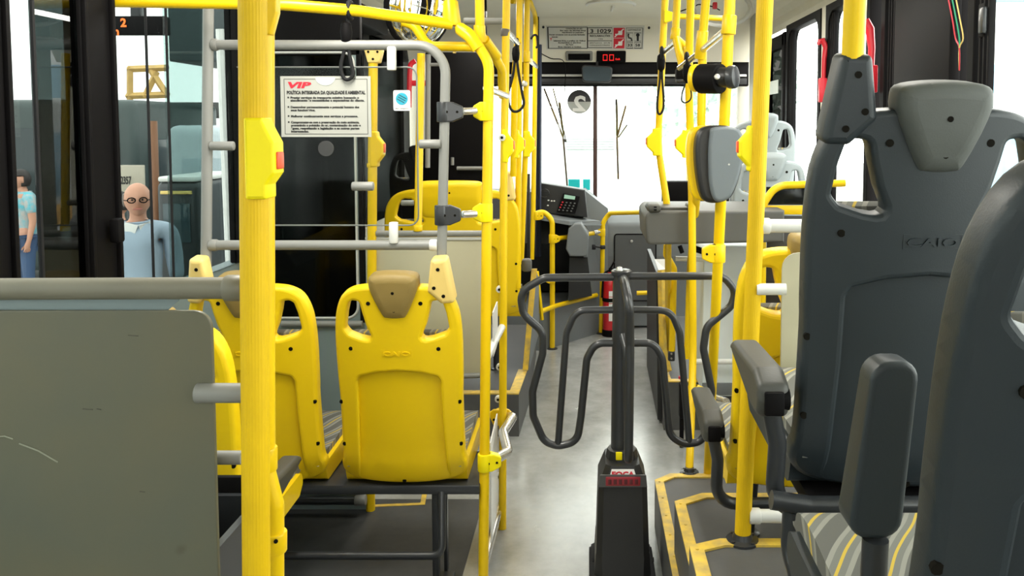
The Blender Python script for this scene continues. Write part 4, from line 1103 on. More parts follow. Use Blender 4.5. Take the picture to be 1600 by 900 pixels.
# sloping shoulder plate with the maker's name
c0 = Vector((TX, Yt - 0.1045, z_sh)); c1 = Vector((TX, Yt - 0.0845, z_top)); dn = (c1 - c0); L = dn.length; dn.normalize()
nn = Vector((0, -dn.z, dn.y)); Mp = Matrix.Translation(c0) @ Matrix(((1, 0, 0, 0), (0, dn.y, nn.y, 0), (0, dn.z, nn.z, 0), (0, 0, 0, 1)))
b = MB(); b.plate([(-0.050, L * 0.28), (0.050, L * 0.28), (0.038, L * 0.86), (-0.038, L * 0.86)], 0.002, 0, M=Mp @ Matrix.Translation((0, 0, 0.002))); pl_ = b.build('name_plate', WHITE, t)
b = MB(); b.text('FOCA', 0.024, Mp @ Matrix.Translation((0, L * 0.78, 0.0036)), 0.0004, 'CENTER', bold=0.0012, width=0.078); b.build('maker_lettering', REDINK, pl_)
b = MB(); b.lathe([(0.058, z_top - 0.004), (0.052, z_top + 0.03), (0.040, z_top + 0.034)], Matrix.Translation((TX, Yt, 0)), 10); b.build('collar', DKBOX, t)
b = MB(); b.box((TX - 0.012, Yt - 0.052, z_top + 0.022), (0.022, 0.006, 0.028), 0.002); b.build('yellow_tag', YELBTN, t)
ztp = W(975, 424, Yt).z
PXX = W(968, 560, Yt).x
b = MB(); b.tube([(PXX, Yt, z_top), (PXX + 0.006, Yt, ztp)], 0.030, 20); b.build('post', DKTUBE, t)
b = MB(); b.lathe([(0.034, ztp - 0.012), (0.036, ztp - 0.006), (0.036, ztp + 0.002), (0.030, ztp + 0.006)], Matrix.Translation((PXX + 0.006, Yt, 0)), 20); b.build('post_cap', DKTUBE, t)
def wp(l, Y=Yt): return [W(x, y, Y) for x, y in l]
r = 0.0135
b = MB(); b.tube(wp([(966, 433), (850, 434), (812, 456), (818, 492), (848, 518), (848, 552), (832, 612), (833, 650), (850, 690), (872, 697), (902, 690), (908, 650), (917, 560), (930, 536), (966, 536)]), r, 14, 0.055, n=7); b.build('wing', DKTUBE, t)
b = MB(); b.tube(wp([(966, 484), (900, 485), (885, 520), (872, 694)]), r * 0.92, 14, 0.055, n=7); b.build('inner_wing_tube', DKTUBE, t)
b = MB(); b.tube(wp([(978, 432), (1130, 431), (1150, 455), (1143, 478), (1104, 510), (1099, 545), (1112, 610), (1100, 690), (1068, 694), (1046, 680), (1035, 560), (1022, 536), (978, 536)]), r, 14, 0.055, n=7); b.build('wing', DKTUBE, t)
b = MB(); b.tube(wp([(978, 484), (1048, 485), (1062, 520), (1077, 692)]), r * 0.92, 14, 0.055, n=7); b.build('inner_wing_tube', DKTUBE, t)
zb_ = 0.455
ztop_ = W(980, 433, Yt).z
xw = lambda Y, px: W(px, 500, Y).x
b = MB(); b.tube([(PXX + 0.01, Yt - 0.02, ztop_ + 0.0), (PXX + 0.012, Yt - 0.12, ztop_ + 0.0), (W(983, 500, 2.66).x, 2.66, ztop_ - 0.05), (W(984, 560, 2.69).x, 2.69, 0.85), (W(982, 720, 2.66).x, 2.66, zb_ + 0.03), (W(982, 726, 2.70).x, 2.70, zb_), (W(982, 720, 2.75).x, 2.75, zb_ + 0.04), (PXX + 0.022, Yt - 0.06, 0.80), (PXX + 0.01, Yt - 0.02, ztop_ - 0.20)], 0.0155, 16, 0.05, n=7); b.build('wing', DKTUBE, t)
b = MB(); q = W(968, 421, Yt - 0.015); b.lathe([(0.012, -0.01), (0.013, 0.0), (0.009, 0.008), (0.002, 0.01)], Matrix.Translation(q), 12); b.build('cap_bolt', ZINC, t)

# ================================================================ fare validator and reader on the leaning pole
Yv = 2.60
t = thing('fare_validator', 'grey pear-shaped fare validator with yellow edge on the leaning pole', 'fare validator', W(1122, 318, Yv))
cx_ = W(1122, 256, Yv)
pxm = 1300 / Yv
outl = [(1092, 205), (1110, 196), (1140, 197), (1155, 203), (1162, 225), (1158, 262), (1148, 296), (1136, 312), (1112, 317), (1096, 308), (1088, 270), (1086, 230)]
def loc2(l, Y): return [(W(x, y, Y).x, W(x, y, Y).z) for x, y in l]
Fv = lambda y: Matrix.Translation((0, y, 0)) @ Matrix(((1, 0, 0, 0), (0, 0, -1, 0), (0, 1, 0, 0), (0, 0, 0, 1)))
o_ = [(p.x, p.y) for p in spline(loc2(outl, Yv), 4, True)]
b = MB(); b.plate([(x - 0.020 if x < cx_.x - 0.03 else x - 0.010, z) for x, z in o_], 0.05, 0.012, M=Fv(Yv + 0.075), res=3); b.build('yellow_back', YEL, t, 40)
b = MB(); b.plate(o_, 0.075, 0.014, M=Fv(Yv + 0.02), res=3); b.build('body', DKBOX, t, 40)
face = [(1113, 200), (1140, 198), (1156, 204), (1162, 226), (1158, 262), (1148, 294), (1137, 311), (1118, 314), (1109, 290), (1107, 240), (1109, 212)]
b = MB(); b.plate([(p.x, p.y) for p in spline(loc2(face, Yv - 0.03), 4, True)], 0.03, 0.010, M=Fv(Yv - 0.024), res=4); fo = b.build('cover', mat('validator_cover', (0.115, 0.135, 0.150), 0.42, bump=0.04, bscale=300), t, 40)
b = MB(); c = W(1139, 257, Yv - 0.04); b.cyl(c, c + Vector((0, -0.002, 0)), 0.003, 8); b.build('lock', ZINC, fo)
t = thing('camera_reader', 'small black drum-shaped reader clamped high on the leaning pole', 'card reader', W(1118, 145, 2.60))
A, D = W(1084, 122, 2.66), W(1094, 122, 2.66)
dx = (W(1148, 122, 2.56) - W(1094, 122, 2.66)).normalized()
b = MB(); b.cyl(W(1079, 122, 2.67), W(1095, 122, 2.655), 0.0445, 24, 0.014); b.build('yellow_back', YEL, t)
b = MB(); b.cyl(W(1094, 123, 2.655), W(1127, 123, 2.60), 0.047, 24, 0.006); b.build('drum', BLACK, t)
b = MB(); b.cyl(W(1124, 121, 2.60), W(1141, 121, 2.57), 0.031, 20, 0.004); b.build('neck', DKBOX, t)
b = MB(); b.cyl(W(1137, 121, 2.575), W(1151, 120, 2.56), 0.036, 22, 0.008); b.build('cap', DKTUBE, t)
b = MB(); c = W(1120, 120, 2.545); b.cyl(c, c + Vector((0, -0.008, 0)), 0.009, 10, 0.002); b.build('screw', ZINC, t)
t = thing('small_sensor_box', 'little black box hanging at the silver handhold end', 'sensor', W(1065, 130, 3.45))
b = MB(); b.box(W(1064, 118, 3.45), (0.046, 0.05, 0.062), 0.012); b.build('casing', BLACK, t)
b = MB(); b.box(W(1064, 126, 3.42), (0.042, 0.012, 0.012), 0.003); b.build('lens_strip', DKTUBE, t)

# ================================================================ conductor's counter and cabinet
Yc = 3.55
t = thing('counter', 'grey rounded conductor counter behind the fare validator', 'counter', W(1090, 382, Yc))
A, D = W(1007, 383, Yc), W(1190, 329, Yc)
pf = [(v.x, v.y) for v in fillet([(A.x + 0.01, A.z), (D.x + 0.1, A.z + 0.012), (D.x + 0.1, D.z), (A.x, D.z)], [0.02, 0, 0, 0.035], 6, True)]
b = MB(); b.plate(pf, 0.46, 0.012, M=Fv(Yc + 0.23), res=3); b.build('body', COUNTER, t, 40)
b = MB(); z_ = D.z; x0, x1 = W(1012, 320, Yc).x, W(1092, 320, Yc).x
for (xa, xb) in ((x0, x0 + 0.055), (x1 - 0.045, x1)): b.box(((xa + xb) / 2, Yc + 0.05, z_ + 0.010), (xb - xa, 0.16, 0.030), 0.010)
b.box(((x0 + x1) / 2, Yc + 0.10, z_ + 0.004), (x1 - x0, 0.16, 0.016), 0.004); b.build('cash_tray', ARMG, t, 40)
b = MB()
for dz in (0.012, 0.0): b.box((x0 + 0.030, Yc - 0.032, z_ + dz + 0.006), (0.012, 0.004, 0.006))
b.build('tray_slots', BLACK, t)
b = MB(); b.cyl(W(1062, 384, Yc + 0.06), W(1066, 395, Yc + 0.06), 0.010, 10); b.cyl(W(1078, 386, Yc + 0.1), W(1108, 396, Yc + 0.05), 0.014, 10); b.build('bracket', BLACK, t)
t = thing('cabinet', 'pale blue-white cabinet panel under the grey counter', 'cabinet', (0.86, 4.1, RPZ))
A, D = W(1097, 592, 3.98), W(1215, 384, 3.98)
PALE = mat('pale_blue_laminate', (0.76, 0.82, 0.82), 0.45, var=0.05)
b = MB(); pf = [(v.x, v.y) for v in fillet([(A.x, RPZ), (D.x, RPZ), (D.x, D.z), (A.x, D.z)], 0.03, 4, True)]; b.plate(pf, 0.30, 0.006, M=Fv(4.13)); b.build('body', PALE, t, 40)
b = MB(); b.box(((A.x + D.x) / 2, 3.972, RPZ + 0.04), (D.x - A.x, 0.012, 0.06), 0.003); b.build('kick_strip', DASH, t)
rail('white tube stub between the cabinet and the twin yellow poles', [W(1056, 404, 3.95), W(1099, 405, 3.95)], 0.012, WHITET, 0)
rail('white tube under the cabinet, behind the leaning pole', [W(1086, 565, 3.9), W(1160, 565, 3.9)], 0.013, WHITET, 0)
rail('low silver tube from the yellow clamp toward the step seat', [W(1088, 613, 3.45), W(1135, 628, 3.1)], 0.015, SILV, 0)
t = thing('aisle_barrier', 'dark panel with white-topped yellow edge, right of the turnstile post', 'guard panel', W(1030, 540, 4.3))
b = MB(); a0, a1 = W(1022, 405, 4.55), W(1052, 590, 4.28)
def quad_slab(mb, P, th):
    n = (P[1] - P[0]).cross(P[3] - P[0]).normalized() * th / 2
    mb.hexa([P[0] - n, P[1] - n, P[1] + n, P[0] + n, P[3] - n, P[2] - n, P[2] + n, P[3] + n])
quad_slab(b, [W(1019, 668, 4.28) , W(1019, 560, 5.4), W(1017, 410, 5.4), W(1024, 410, 4.5)], 0.02) if False else quad_slab(b, [Vector((pr.x - 0.012, 4.30, 0.02)), Vector((pr.x - 0.0, 5.3, 0.02)), Vector((pr.x + 0.0, 5.3, 0.78)), Vector((pr.x - 0.012, 4.45, W(1025, 425, 4.45).z))], 0.022)
b.build('sheet', DASHD, t)
b = MB(); b.tube([W(1033, 422, 4.42), W(1036, 545, 4.35), W(1044, 580, 4.28)], 0.020, 4, 0.0); b.build('yellow_edge', TRIM, t)
b = MB(); quad_slab(b, [W(1024, 406, 4.6), W(1040, 406, 4.5), W(1042, 422, 4.42), W(1030, 423, 4.46)], 0.012); b.build('white_top', WHITET, t)
t = pole('short yellow pole beside the guard panel, ending in a dark foot clip', [W(1042, 382, 4.15), W(1041, 398, 4.15), W(1053, 420, 4.15), W(1050, 548, 4.15)], 0.0165, YEL, 0.03)
b = MB(); b.box(W(1049, 556, 4.15), (0.034, 0.03, 0.05), 0.006); b.mi = 1
for dz in (-0.012, 0.012): c = W(1049, 556, 4.13) + Vector((0, -0.003, dz)); b.cyl(c, c + Vector((0, -0.006, 0)), 0.005, 8)
b.build('foot_clip', [DKTUBE, ZINC], t)
t = thing('small_bin', 'small dark box hanging under the counter behind the turnstile wing', 'box', W(1066, 640, 3.95))
b = MB(); b.box(W(1066, 625, 3.95), (0.03, 0.05, 0.17), 0.008); b.box(W(1066, 625, 3.95) + Vector((0, 0.02, -0.14)), (0.02, 0.02, 0.2), 0.003); b.build('casing', BLACK, t)
b = MB(); b.box(W(1062, 590, 3.93), (0.012, 0.012, 0.016), 0.004); b.build('red_lamp', REDP, t)

# yellow tube frame by the pale seats, right
t = thing('tube_barrier', 'yellow tube barrier with dark panel in front of the pale seats', 'barrier', W(1230, 420, 3.7))
b = MB(); b.tube([W(1190, 560, 3.7), W(1192, 320, 3.7), W(1212, 290, 3.7), W(1320, 286, 3.7)], 0.0165, 14, 0.09, n=8); b.build('tube', YEL, t)
b = MB(); A, D = W(1194, 335, 3.71), W(1300, 321, 3.71); b.box(((A.x + D.x) / 2, 3.71, (A.z + D.z) / 2), (D.x - A.x, 0.02, D.z - A.z), 0.003); b.mi = 1; c = W(1213, 328, 3.695); b.cyl(c, c + Vector((0, -0.004, 0)), 0.006, 8); b.build('flat_bar', [YEL, HOLE], t)
b = MB(); A, D = W(1196, 520, 3.73), W(1300, 337, 3.73); b.box(((A.x + D.x) / 2, 3.73, (A.z + D.z) / 2), (D.x - A.x, 0.008, D.z - A.z), 0.002); b.build('sheet', mat('dark_brown_panel', (0.035, 0.030, 0.026), 0.35, var=0.4, vscale=7), t)
b = MB(); A, D = W(1197, 320, 3.73), W(1300, 292, 3.73); b.box(((A.x + D.x) / 2, 3.73, (A.z + D.z) / 2), (D.x - A.x, 0.006, D.z - A.z), 0.002); b.build('upper_sheet', TINT, t)

# ================================================================ driver area
# barrier on the left platform edge
t = thing('barrier', 'grey barrier panel with yellow edges at the left platform corner', 'barrier', W(835, 560, 4.6))
n0, n1 = W(820, 578, 4.50), W(834, 420, 4.50)
xx = PX + 0.012
b = MB(); P_ = [Vector((xx, 4.52, LPZ)), Vector((xx + 0.005, 5.35, LPZ)), Vector((xx + 0.01, 5.35, W(840, 440, 5.3).z)), Vector((n1.x, 4.5, n1.z))]
quad_slab(b, P_, 0.02); b.build('sheet', DASH, t)
b = MB(); quad_slab(b, [n0 + Vector((-0.012, 0, 0)), n0 + Vector((0.018, 0, 0)), n1 + Vector((0.018, 0, 0)), n1 + Vector((-0.012, 0, 0))], 0.012); b.build('yellow_edge', TRIM, t)
b = MB(); b.tube([W(839, 424, 5.3), W(847, 500, 5.3)], 0.012, 4); b.build('far_edge', YEL, t)
b = MB(); c = W(823, 414, 4.5); b.box(c, (0.055, 0.06, 0.07), 0.016); b.build('end_cap', COUNTER, t)
b = MB(); b.box(W(826, 340, 4.9), (0.018, 0.02, 0.52), 0.004); b.build('dark_post', DASHD, t)
t = thing('driver_partition', 'navy curtain panel beside the driver, left of the dashboard', 'partition', W(841, 400, 5.9))
b = MB()
vs = []; fs = []
A, D = W(838, 400, 5.9), W(845, 70, 5.9)
nx = 24
for i in range(nx + 1):
    f = i / nx; x = A.x + 0.004 + (D.x - A.x + 0.004) * f - 0.012; y = 5.9 + 0.03 * math.sin(f * 22)
    vs += [(x, y, A.z), (x + 0.01, y, D.z)]
for i in range(nx): fs.append((i * 2, i * 2 + 2, i * 2 + 3, i * 2 + 1))
b.add(vs, fs); o = b.build('curtain', CURTAIN, t, 80)
o.modifiers.new('thick', 'SOLIDIFY').thickness = 0.006
b = MB(); b.box(((A.x + D.x) / 2 - 0.012, 5.93, (A.z + D.z) / 2 + 0.1), (0.035, 0.03, D.z - A.z + 0.2), 0.005); b.build('post', DASHD, t)
t = thing('driver_board', 'large black board screening the driver, above the wide yellow seat', 'partition', W(722, 268, 5.1))
A, D = W(668, 300, 5.1), W(764, 82, 5.1)
b = MB(); b.box(((A.x + D.x) / 2, 5.1, (A.z + D.z) / 2), (D.x - A.x, 0.03, D.z - A.z), 0.005); b.build('sheet', BLACK, t)
b = MB(); b.cyl(W(714, 263, 5.05), W(757, 263, 5.05), 0.012, 12); b.cyl(W(707, 258, 5.05), W(707, 246, 5.05), 0.010, 10); b.build('grey_rail', GREYT, t)
b = MB()
for px_ in (676, 757): b.box((W(px_, 82, 5.1).x, 5.1, (D.z + ZC) / 2), (0.03, 0.03, ZC - D.z), 0.004)
b.build('hanger', BLACK, t)
rail('short grey rail high on the left, meeting a yellow pole', [W(725, 33, 3.4), W(786, 33, 3.4)], 0.0135, GREYT, 0)
t = pole('grey upright with a small side stub beside the driver board', [W(669, 85, 4.6), W(668, 262, 4.6)], 0.0145, GREYT, 0)
b = MB(); b.cyl(W(670, 101, 4.6), W(688, 101, 4.6), 0.010, 10); b.build('stub', GREYT, t)

# guard rail of the driver
t = thing('guard_rail', 'yellow guard rail round the driver, with two uprights and cross bars', 'guard rail', WZ(863, 545, 0))
Ya, Yb = 5.75, 6.15
b = MB(); b.tube([W(835, 335, Ya), W(848, 330, Ya), W(863, 342, Ya), W(863, 380, Ya), WZ(863, 545, 0.001)], 0.0185, 14, 0.09); b.build('upright', YEL, t)
b = MB(); b.tube([W(1015, 331, 5.6), W(952, 333, Yb), W(942, 348, Yb), W(941, 420, Yb), WZ(939, 521, 0.001)], 0.0175, 14, 0.09); b.build('upright', YEL, t)
b = MB(); b.tube([W(868, 373, Ya), W(930, 364, Yb)], 0.0165, 12); b.build('cross_bar', YEL, t)
b = MB(); b.tube([W(928, 364, Yb - 0.02), W(938, 362, Yb)], 0.019, 12); b.build('joining_tube', SILV, t)
b = MB(); b.tube([W(845, 487, 5.5), W(868, 478, Ya), W(932, 461, Yb)], 0.0165, 12); b.build('low_bar', YEL, t)
b = MB(); b.tube([W(995, 458, Yb), W(1022, 457, Yb)], 0.0165, 12); b.build('low_bar', YEL, t)
clamp(t, W(863, 373, Ya), 0.0185, (1, 0.2, 0), YEL, 0.05, 0.06)
clamp(t, W(838, 337, Ya), 0.0165, (1, 0, 0), YEL, 0.05, 0.06)
clamp(t, W(941, 363, Yb), 0.0175, (-1, 0, 0), YEL, 0.04, 0.055)
clamp(t, W(862, 437, Ya), 0.0185, (-1, 0, 0), YEL, 0.04, 0.05)
b = MB(); b.tube([W(925, 384, Yb), W(938, 386, Yb)], 0.009, 8); b.box(W(928, 386, Yb), (0.03, 0.02, 0.04), 0.006); b.box(W(942, 386, Yb - 0.01), (0.04, 0.045, 0.03), 0.008); b.build('latch', DKBOX, t)
for (p, rr) in ((WZ(863, 545, 0), 0.0185), (WZ(939, 521, 0), 0.0175)):
    b = MB(); b.lathe([(rr + 0.02, 0.0005), (rr + 0.02, 0.006), (rr + 0.004, 0.012)], Matrix.Translation((p.x, p.y, 0)), 16); b.build('foot_flange', DKTUBE, t)

# dashboard
t = thing('dashboard', 'grey dashboard with raised instrument console under the windscreen', 'dashboard', (0.2, 6.35, 0))
def zf(py, Y): return W(900, py, Y).z
b = MB()
x0, x1 = W(940, 300, 6.3).x, XR - 0.06
prism_x(b, [(p.x, p.y) for p in fillet([(6.62, 0.02), (6.62, zf(330, 6.55)), (6.46, zf(331, 6.46)), (6.33, zf(350, 6.33)), (6.31, zf(400, 6.31)), (6.38, 0.02)], [0, 0, 0.04, 0.05, 0.03, 0], 4, True)], x0, x1)
b.build('main_body', DASH, t)
# access panel
A, D = W(960, 470, 6.30), W(1025, 366, 6.30)
b = MB(); ol = fillet([(A.x, A.z), (D.x, A.z), (D.x, D.z), (A.x, D.z)], 0.02, 4, True); b.plate([(p.x, p.y) for p in ol], 0.02, 0.004, M=Fv(6.312)); b.build('access_panel', mat('dash_panel', (0.07, 0.075, 0.078), 0.55), t)
b = MB(); b.tube([Vector((p.x, 6.302, p.y)) for p in ol] + [Vector((ol[0].x, 6.302, ol[0].y))], 0.005, 6); b.build('panel_gap', BLACK, t)
b = MB(); c = W(987, 377, 6.297); b.cyl(c, c + Vector((0, -0.006, 0)), 0.011, 12, 0.002); b.build('lock', ZINC, t)
# driver side body
b = MB(); xa = W(700, 400, 6.0).x; xb = W(945, 300, 6.2).x
prism_x(b, [(6.60, 0.3), (6.60, zf(296, 6.5)), (6.30, zf(300, 6.3)), (6.10, zf(345, 6.05)), (6.05, zf(380, 6.05)), (6.35, 0.3)], xa, W(912, 320, 6.2).x)
b.build('driver_body', DASHD, t)
# slanted flank between console and main body
b = MB(); P_ = [W(913, 297, 6.2), W(950, 326, 6.3), W(955, 520, 6.3), W(912, 400, 6.2)]
b.add([P_[0], P_[1], W(950, 500, 6.3), W(908, 500, 6.15), P_[0] + Vector((0, 0.3, 0)), P_[1] + Vector((0, 0.25, 0)), W(950, 500, 6.3) + Vector((0, 0.25, 0)), W(908, 500, 6.15) + Vector((0, 0.3, 0))],
      [(0, 1, 2, 3), (7, 6, 5, 4), (0, 4, 5, 1), (1, 5, 6, 2), (2, 6, 7, 3), (3, 7, 4, 0)]); b.build('flank', DASH, t)
# hooded console
ol = loc2([(838, 285), (914, 297), (918, 340), (838, 332)], 5.98)
b = MB(); b.plate(ol[::-1], 0.16, 0.01, M=Fv(6.06)); b.build('console', DASHD, t)
# keypad computer
kp = loc2([(880, 302), (906, 307), (899, 334), (870, 331)], 5.96)
b = MB(); b.plate(kp[::-1], 0.03, 0.006, M=Fv(5.965)); ko = b.build('fare_keypad', BLACK, t)
b = MB(); b.plate(loc2([(882, 304), (899, 307), (898, 312), (881, 310)], 5.94)[::-1], 0.004, 0, M=Fv(5.945)); b.build('lcd_screen', LCD, ko)
b = MB()
for i in range(4):
    for j in range(4):
        b.mi = 0 if i == 0 and j < 3 else 1
        c = W(879 + i * 6.3 - j * 1.8, 316 + j * 4 + i * 0.6, 5.94); b.box(c, (0.012, 0.006, 0.009), 0.002)
b.build('keys', [REDINK, mat('grey_key', (0.10, 0.10, 0.10), 0.5)], ko)
b = MB(); c = W(851, 302, 5.965)
for k_ in range(5): b.box(c + Vector((0, -0.004, -0.022 + k_ * 0.011)), (0.056 - abs(k_ - 2) * 0.009, 0.006, 0.004), 0.001)
b.tube([c + Vector((0.032 * math.cos(q_ * 0.5236), -0.004, 0.032 * math.sin(q_ * 0.5236))) for q_ in range(13)], 0.004, 6); b.build('air_vent', DKTUBE, t)
b = MB()
for (px_, py_) in ((857, 313), (862, 314), (866, 314), (856, 321)): b.box(W(px_, py_, 5.965), (0.012, 0.008, 0.009), 0.002)
b.build('switches', WHITET, t)
b = MB(); b.hexa([W(838, 343, 5.75), W(890, 352, 5.75), W(940, 352, 6.1), W(846, 332, 6.05), W(838, 339, 5.75), W(890, 346, 5.75), W(938, 345, 6.1), W(846, 330, 6.05)]); b.build('shelf', DASH, t)
gb = loc2([(888, 358), (898, 350), (908, 350), (920, 370), (918, 402), (890, 402), (884, 390)], 5.72)
b = MB(); b.plate(gb[::-1], 0.30, 0.01, M=Fv(5.90)); b.build('gear_housing', DASH, t)
b = MB(); b.hexa([W(888, 470, 5.8), W(925, 462, 5.8), W(925, 460, 6.2), W(888, 460, 6.2), W(890, 402, 5.8), W(918, 402, 5.8), W(918, 402, 6.2), W(890, 402, 6.2)]); b.build('pedestal', DASHD, t)
A = W(1035, 283, 6.42)
b = MB(); b.box(((A.x + XR - 0.1) / 2, 6.46, (A.z + zf(322, 6.42)) / 2), (XR - 0.1 - A.x, 0.12, A.z - zf(322, 6.42)), 0.015); b.build('fascia_pad', BLACK, t)
# driver's raised floor
b = MB(); p1, p2 = WZ(848, 548, 0), WZ(952, 518, 0)
prism_z(b, [(XL + 0.05, p1.y + 0.05), (p1.x, p1.y), (p2.x - 0.04, p2.y), (p2.x - 0.04, 6.5), (XL + 0.05, 6.5)], 0.0, W(900, 478, 5.9).z)
struct(b.build('floor_platform', DASH))
# fire extinguisher
t = thing('fire_extinguisher', 'red fire extinguisher standing behind the turnstile post', 'fire extinguisher', WZ(953, 524, 0))
e = WZ(953, 524, 0); hE = 0.47; rE = 0.054
b = MB(); b.lathe([(rE * 0.9, 0.03), (rE, 0.045), (rE, hE - 0.08), (rE * 0.8, hE - 0.04), (0.02, hE - 0.01), (0.02, hE + 0.01)], Matrix.Translation(e), 24); b.build('cylinder', REDM, t)
b = MB(); b.lathe([(rE + 0.004, 0.0), (rE + 0.004, 0.045), (rE, 0.05)], Matrix.Translation(e), 24); b.build('base_cup', BLACK, t)
b = MB(); b.box(e + Vector((0.005, 0, hE + 0.025)), (0.03, 0.03, 0.03), 0.006); b.tube([e + Vector((0, 0, hE + 0.03)), e + Vector((0.02, -0.02, hE + 0.07)), e + Vector((0.03, -0.03, hE + 0.09))], 0.007, 8); b.tube([e + Vector((-0.01, 0, hE + 0.02)), e + Vector((-0.05, -0.02, hE)), e + Vector((-0.06, -0.02, hE - 0.18))], 0.008, 8, 0.03); b.build('valve_and_hose', BLACK, t)
b = MB()
def wrap(z0, z1, a0, a1, mi):
    b.mi = mi; n_ = 10; vs_ = []
    for k_ in range(n_ + 1):
        a = math.radians(a0 + (a1 - a0) * k_ / n_); d_ = Vector((math.sin(a), -math.cos(a), 0)) * (rE + 0.0015)
        vs_ += [e + d_ + Vector((0, 0, z0)), e + d_ + Vector((0, 0, z1))]
    b.add(vs_, [(2 * k_, 2 * k_ + 2, 2 * k_ + 3, 2 * k_ + 1) for k_ in range(n_)])
wrap(0.12, 0.20, -10, 60, 0); wrap(0.205, 0.25, -10, 60, 0); wrap(0.255, 0.30, -10, 60, 1); wrap(0.305, 0.345, -10, 60, 0)
wrap(0.225, 0.24, 15, 45, 2)
b.build('instruction_label', [WHITE, WHITET, GREENINK], t)
b = MB(); b.lathe([(rE + 0.002, 0.262), (rE + 0.004, 0.268), (rE + 0.004, 0.285), (rE + 0.002, 0.29)], Matrix.Translation(e), 24); b.build('strap_band', BLACK, t)

# ================================================================ header: notice, displays, mirror
def hdr(px, py, off=0.004):
    """point on the sloping header face"""
    a, c = Vector((0, 6.16, ZF(38, 6.16))), Vector((0, 6.34, ZF(97, 6.34)))
    d = (c - a).normalized(); nrm = Vector((0, -abs(d.z), -abs(d.y))).normalized()
    r_ = W(px, py, 6.0) - EYE
    k_ = (a - EYE).dot(nrm) / r_.dot(nrm)
    return EYE + r_ * k_ + nrm * off
d_up = (Vector((0, 6.16, ZF(38, 6.16))) - Vector((0, 6.34, ZF(97, 6.34)))).normalized()
n_hd = Vector((1, 0, 0)).cross(d_up)
MH = Matrix(((1, 0, n_hd.x, 0), (0, d_up.y, n_hd.y, 0), (0, d_up.z, n_hd.z, 0), (0, 0, 0, 1)))
def HM(px, py, off=0.004): return Matrix.Translation(hdr(px, py, off)) @ MH
def hbox(mb, x0, y0, x1, y1, th, off, r=0.0):
    a, c = hdr(x0, y1, 0), hdr(x1, y0, 0)
    w_, h_ = c.x - a.x, (c - a).dot(d_up)
    M_ = Matrix.Translation(a) @ MH
    if r > 0: mb.plate([(p.x, p.y) for p in fillet([(0, 0), (w_, 0), (w_, h_), (0, h_)], r, 4, True)], th, min(th * 0.3, 0.003), M=M_ @ Matrix.Translation((0, 0, off + th / 2)))
    else: mb.box((w_ / 2, h_ / 2, off + th / 2), (w_, h_, th), 0, M_)
def hframe(mb, x0, y0, x1, y1, lw=0.9, off=0.0045):
    hbox(mb, x0, y0, x1, y0 + lw, 0.0006, off); hbox(mb, x0, y1 - lw, x1, y1, 0.0006, off); hbox(mb, x0, y0, x0 + lw, y1, 0.0006, off); hbox(mb, x1 - lw, y0, x1, y1, 0.0006, off)
t = thing('notice_board', 'long notice strip with fleet number and red prohibition signs over the windscreen', 'notice', hdr(930, 76))
b = MB(); hbox(b, 854, 40, 1007, 77, 0.004, 0.0); b.build('backing', mat('notice_backing', (0.56, 0.56, 0.52), 0.5), t)
b = MB(); hframe(b, 856, 41.5, 918, 75.5); hframe(b, 918, 42.5, 956.5, 74.5); hbox(b, 918, 51.8, 956.5, 52.6, 0.0006, 0.0045); hbox(b, 918, 63, 956.5, 63.8, 0.0006, 0.0045)
hframe(b, 978, 43, 1004, 75.5, 0.5); hframe(b, 979, 50.5, 989, 64, 0.7); hframe(b, 991, 50.5, 1002, 64, 0.7); hframe(b, 979, 65.5, 989, 75, 0.7); hframe(b, 991, 65.5, 1002, 75, 0.7); b.build('frames', INK, t)
b = MB(); wpx = (hdr(956, 50).x - hdr(922, 50).x)
b.text('3', 0.044, HM(922, 44.2, 0.005), 0.0004, bold=0.0012, width=wpx * 0.14); b.build('fleet_digit', INK, t)
b = MB(); b.text('1029', 0.044, HM(931.5, 44.2, 0.005), 0.0004, bold=0.0012, width=wpx * 0.62); b.build('fleet_number', INK, t)
b = MB()
b.text('RECLAMAÇÕES', 0.018, HM(921.5, 54.0, 0.005), 0.0003, bold=0.0007, width=wpx * 0.94); b.text('156', 0.016, HM(934, 58.8, 0.005), 0.0003, width=wpx * 0.2)
b.text('SENTADOS   EM PÉ', 0.014, HM(921, 65.5, 0.005), 0.0003, width=wpx * 0.95); b.text('CAPACIDADE MÁXIMA', 0.014, HM(921, 69, 0.005), 0.0003, width=wpx * 0.95)
ww = wpx / 34.0
for (x_, y_, s_, w_) in ((884, 43, 'CONDIÇÕES DE USO', 26), (875, 46, 'Em caso de dúvidas ligue', 40), (878, 49, 'Atendimento ao passageiro', 34), (858, 52.5, 'Dirigir somente com as portas fechadas', 56), (862, 56, 'Atenção', 10), (865, 62, 'Informe linha e prefixo do ônibus', 50), (872, 65, 'Sugestões e elogios', 36), (884, 68, 'São Paulo', 12), (872, 71.5, 'Boa viagem a todos', 36), (981, 45, 'LOTAÇÃO', 20)):
    b.text(s_, 0.014, HM(x_, y_, 0.005), 0.0003, width=w_ * ww, bold=0.0005)
b.build('small_print', INK, t)
b = MB(); b.text('Y', 0.03, HM(859, 58, 0.005), 0.0003, bold=0.001); b.build('red_mark', REDINK, t)
b = MB(); hbox(b, 958.5, 43, 976, 58.5, 0.0008, 0.0045); hbox(b, 958.5, 59.5, 976, 75, 0.0008, 0.0045); b.build('prohibition_panels', REDINK, t)
b = MB()
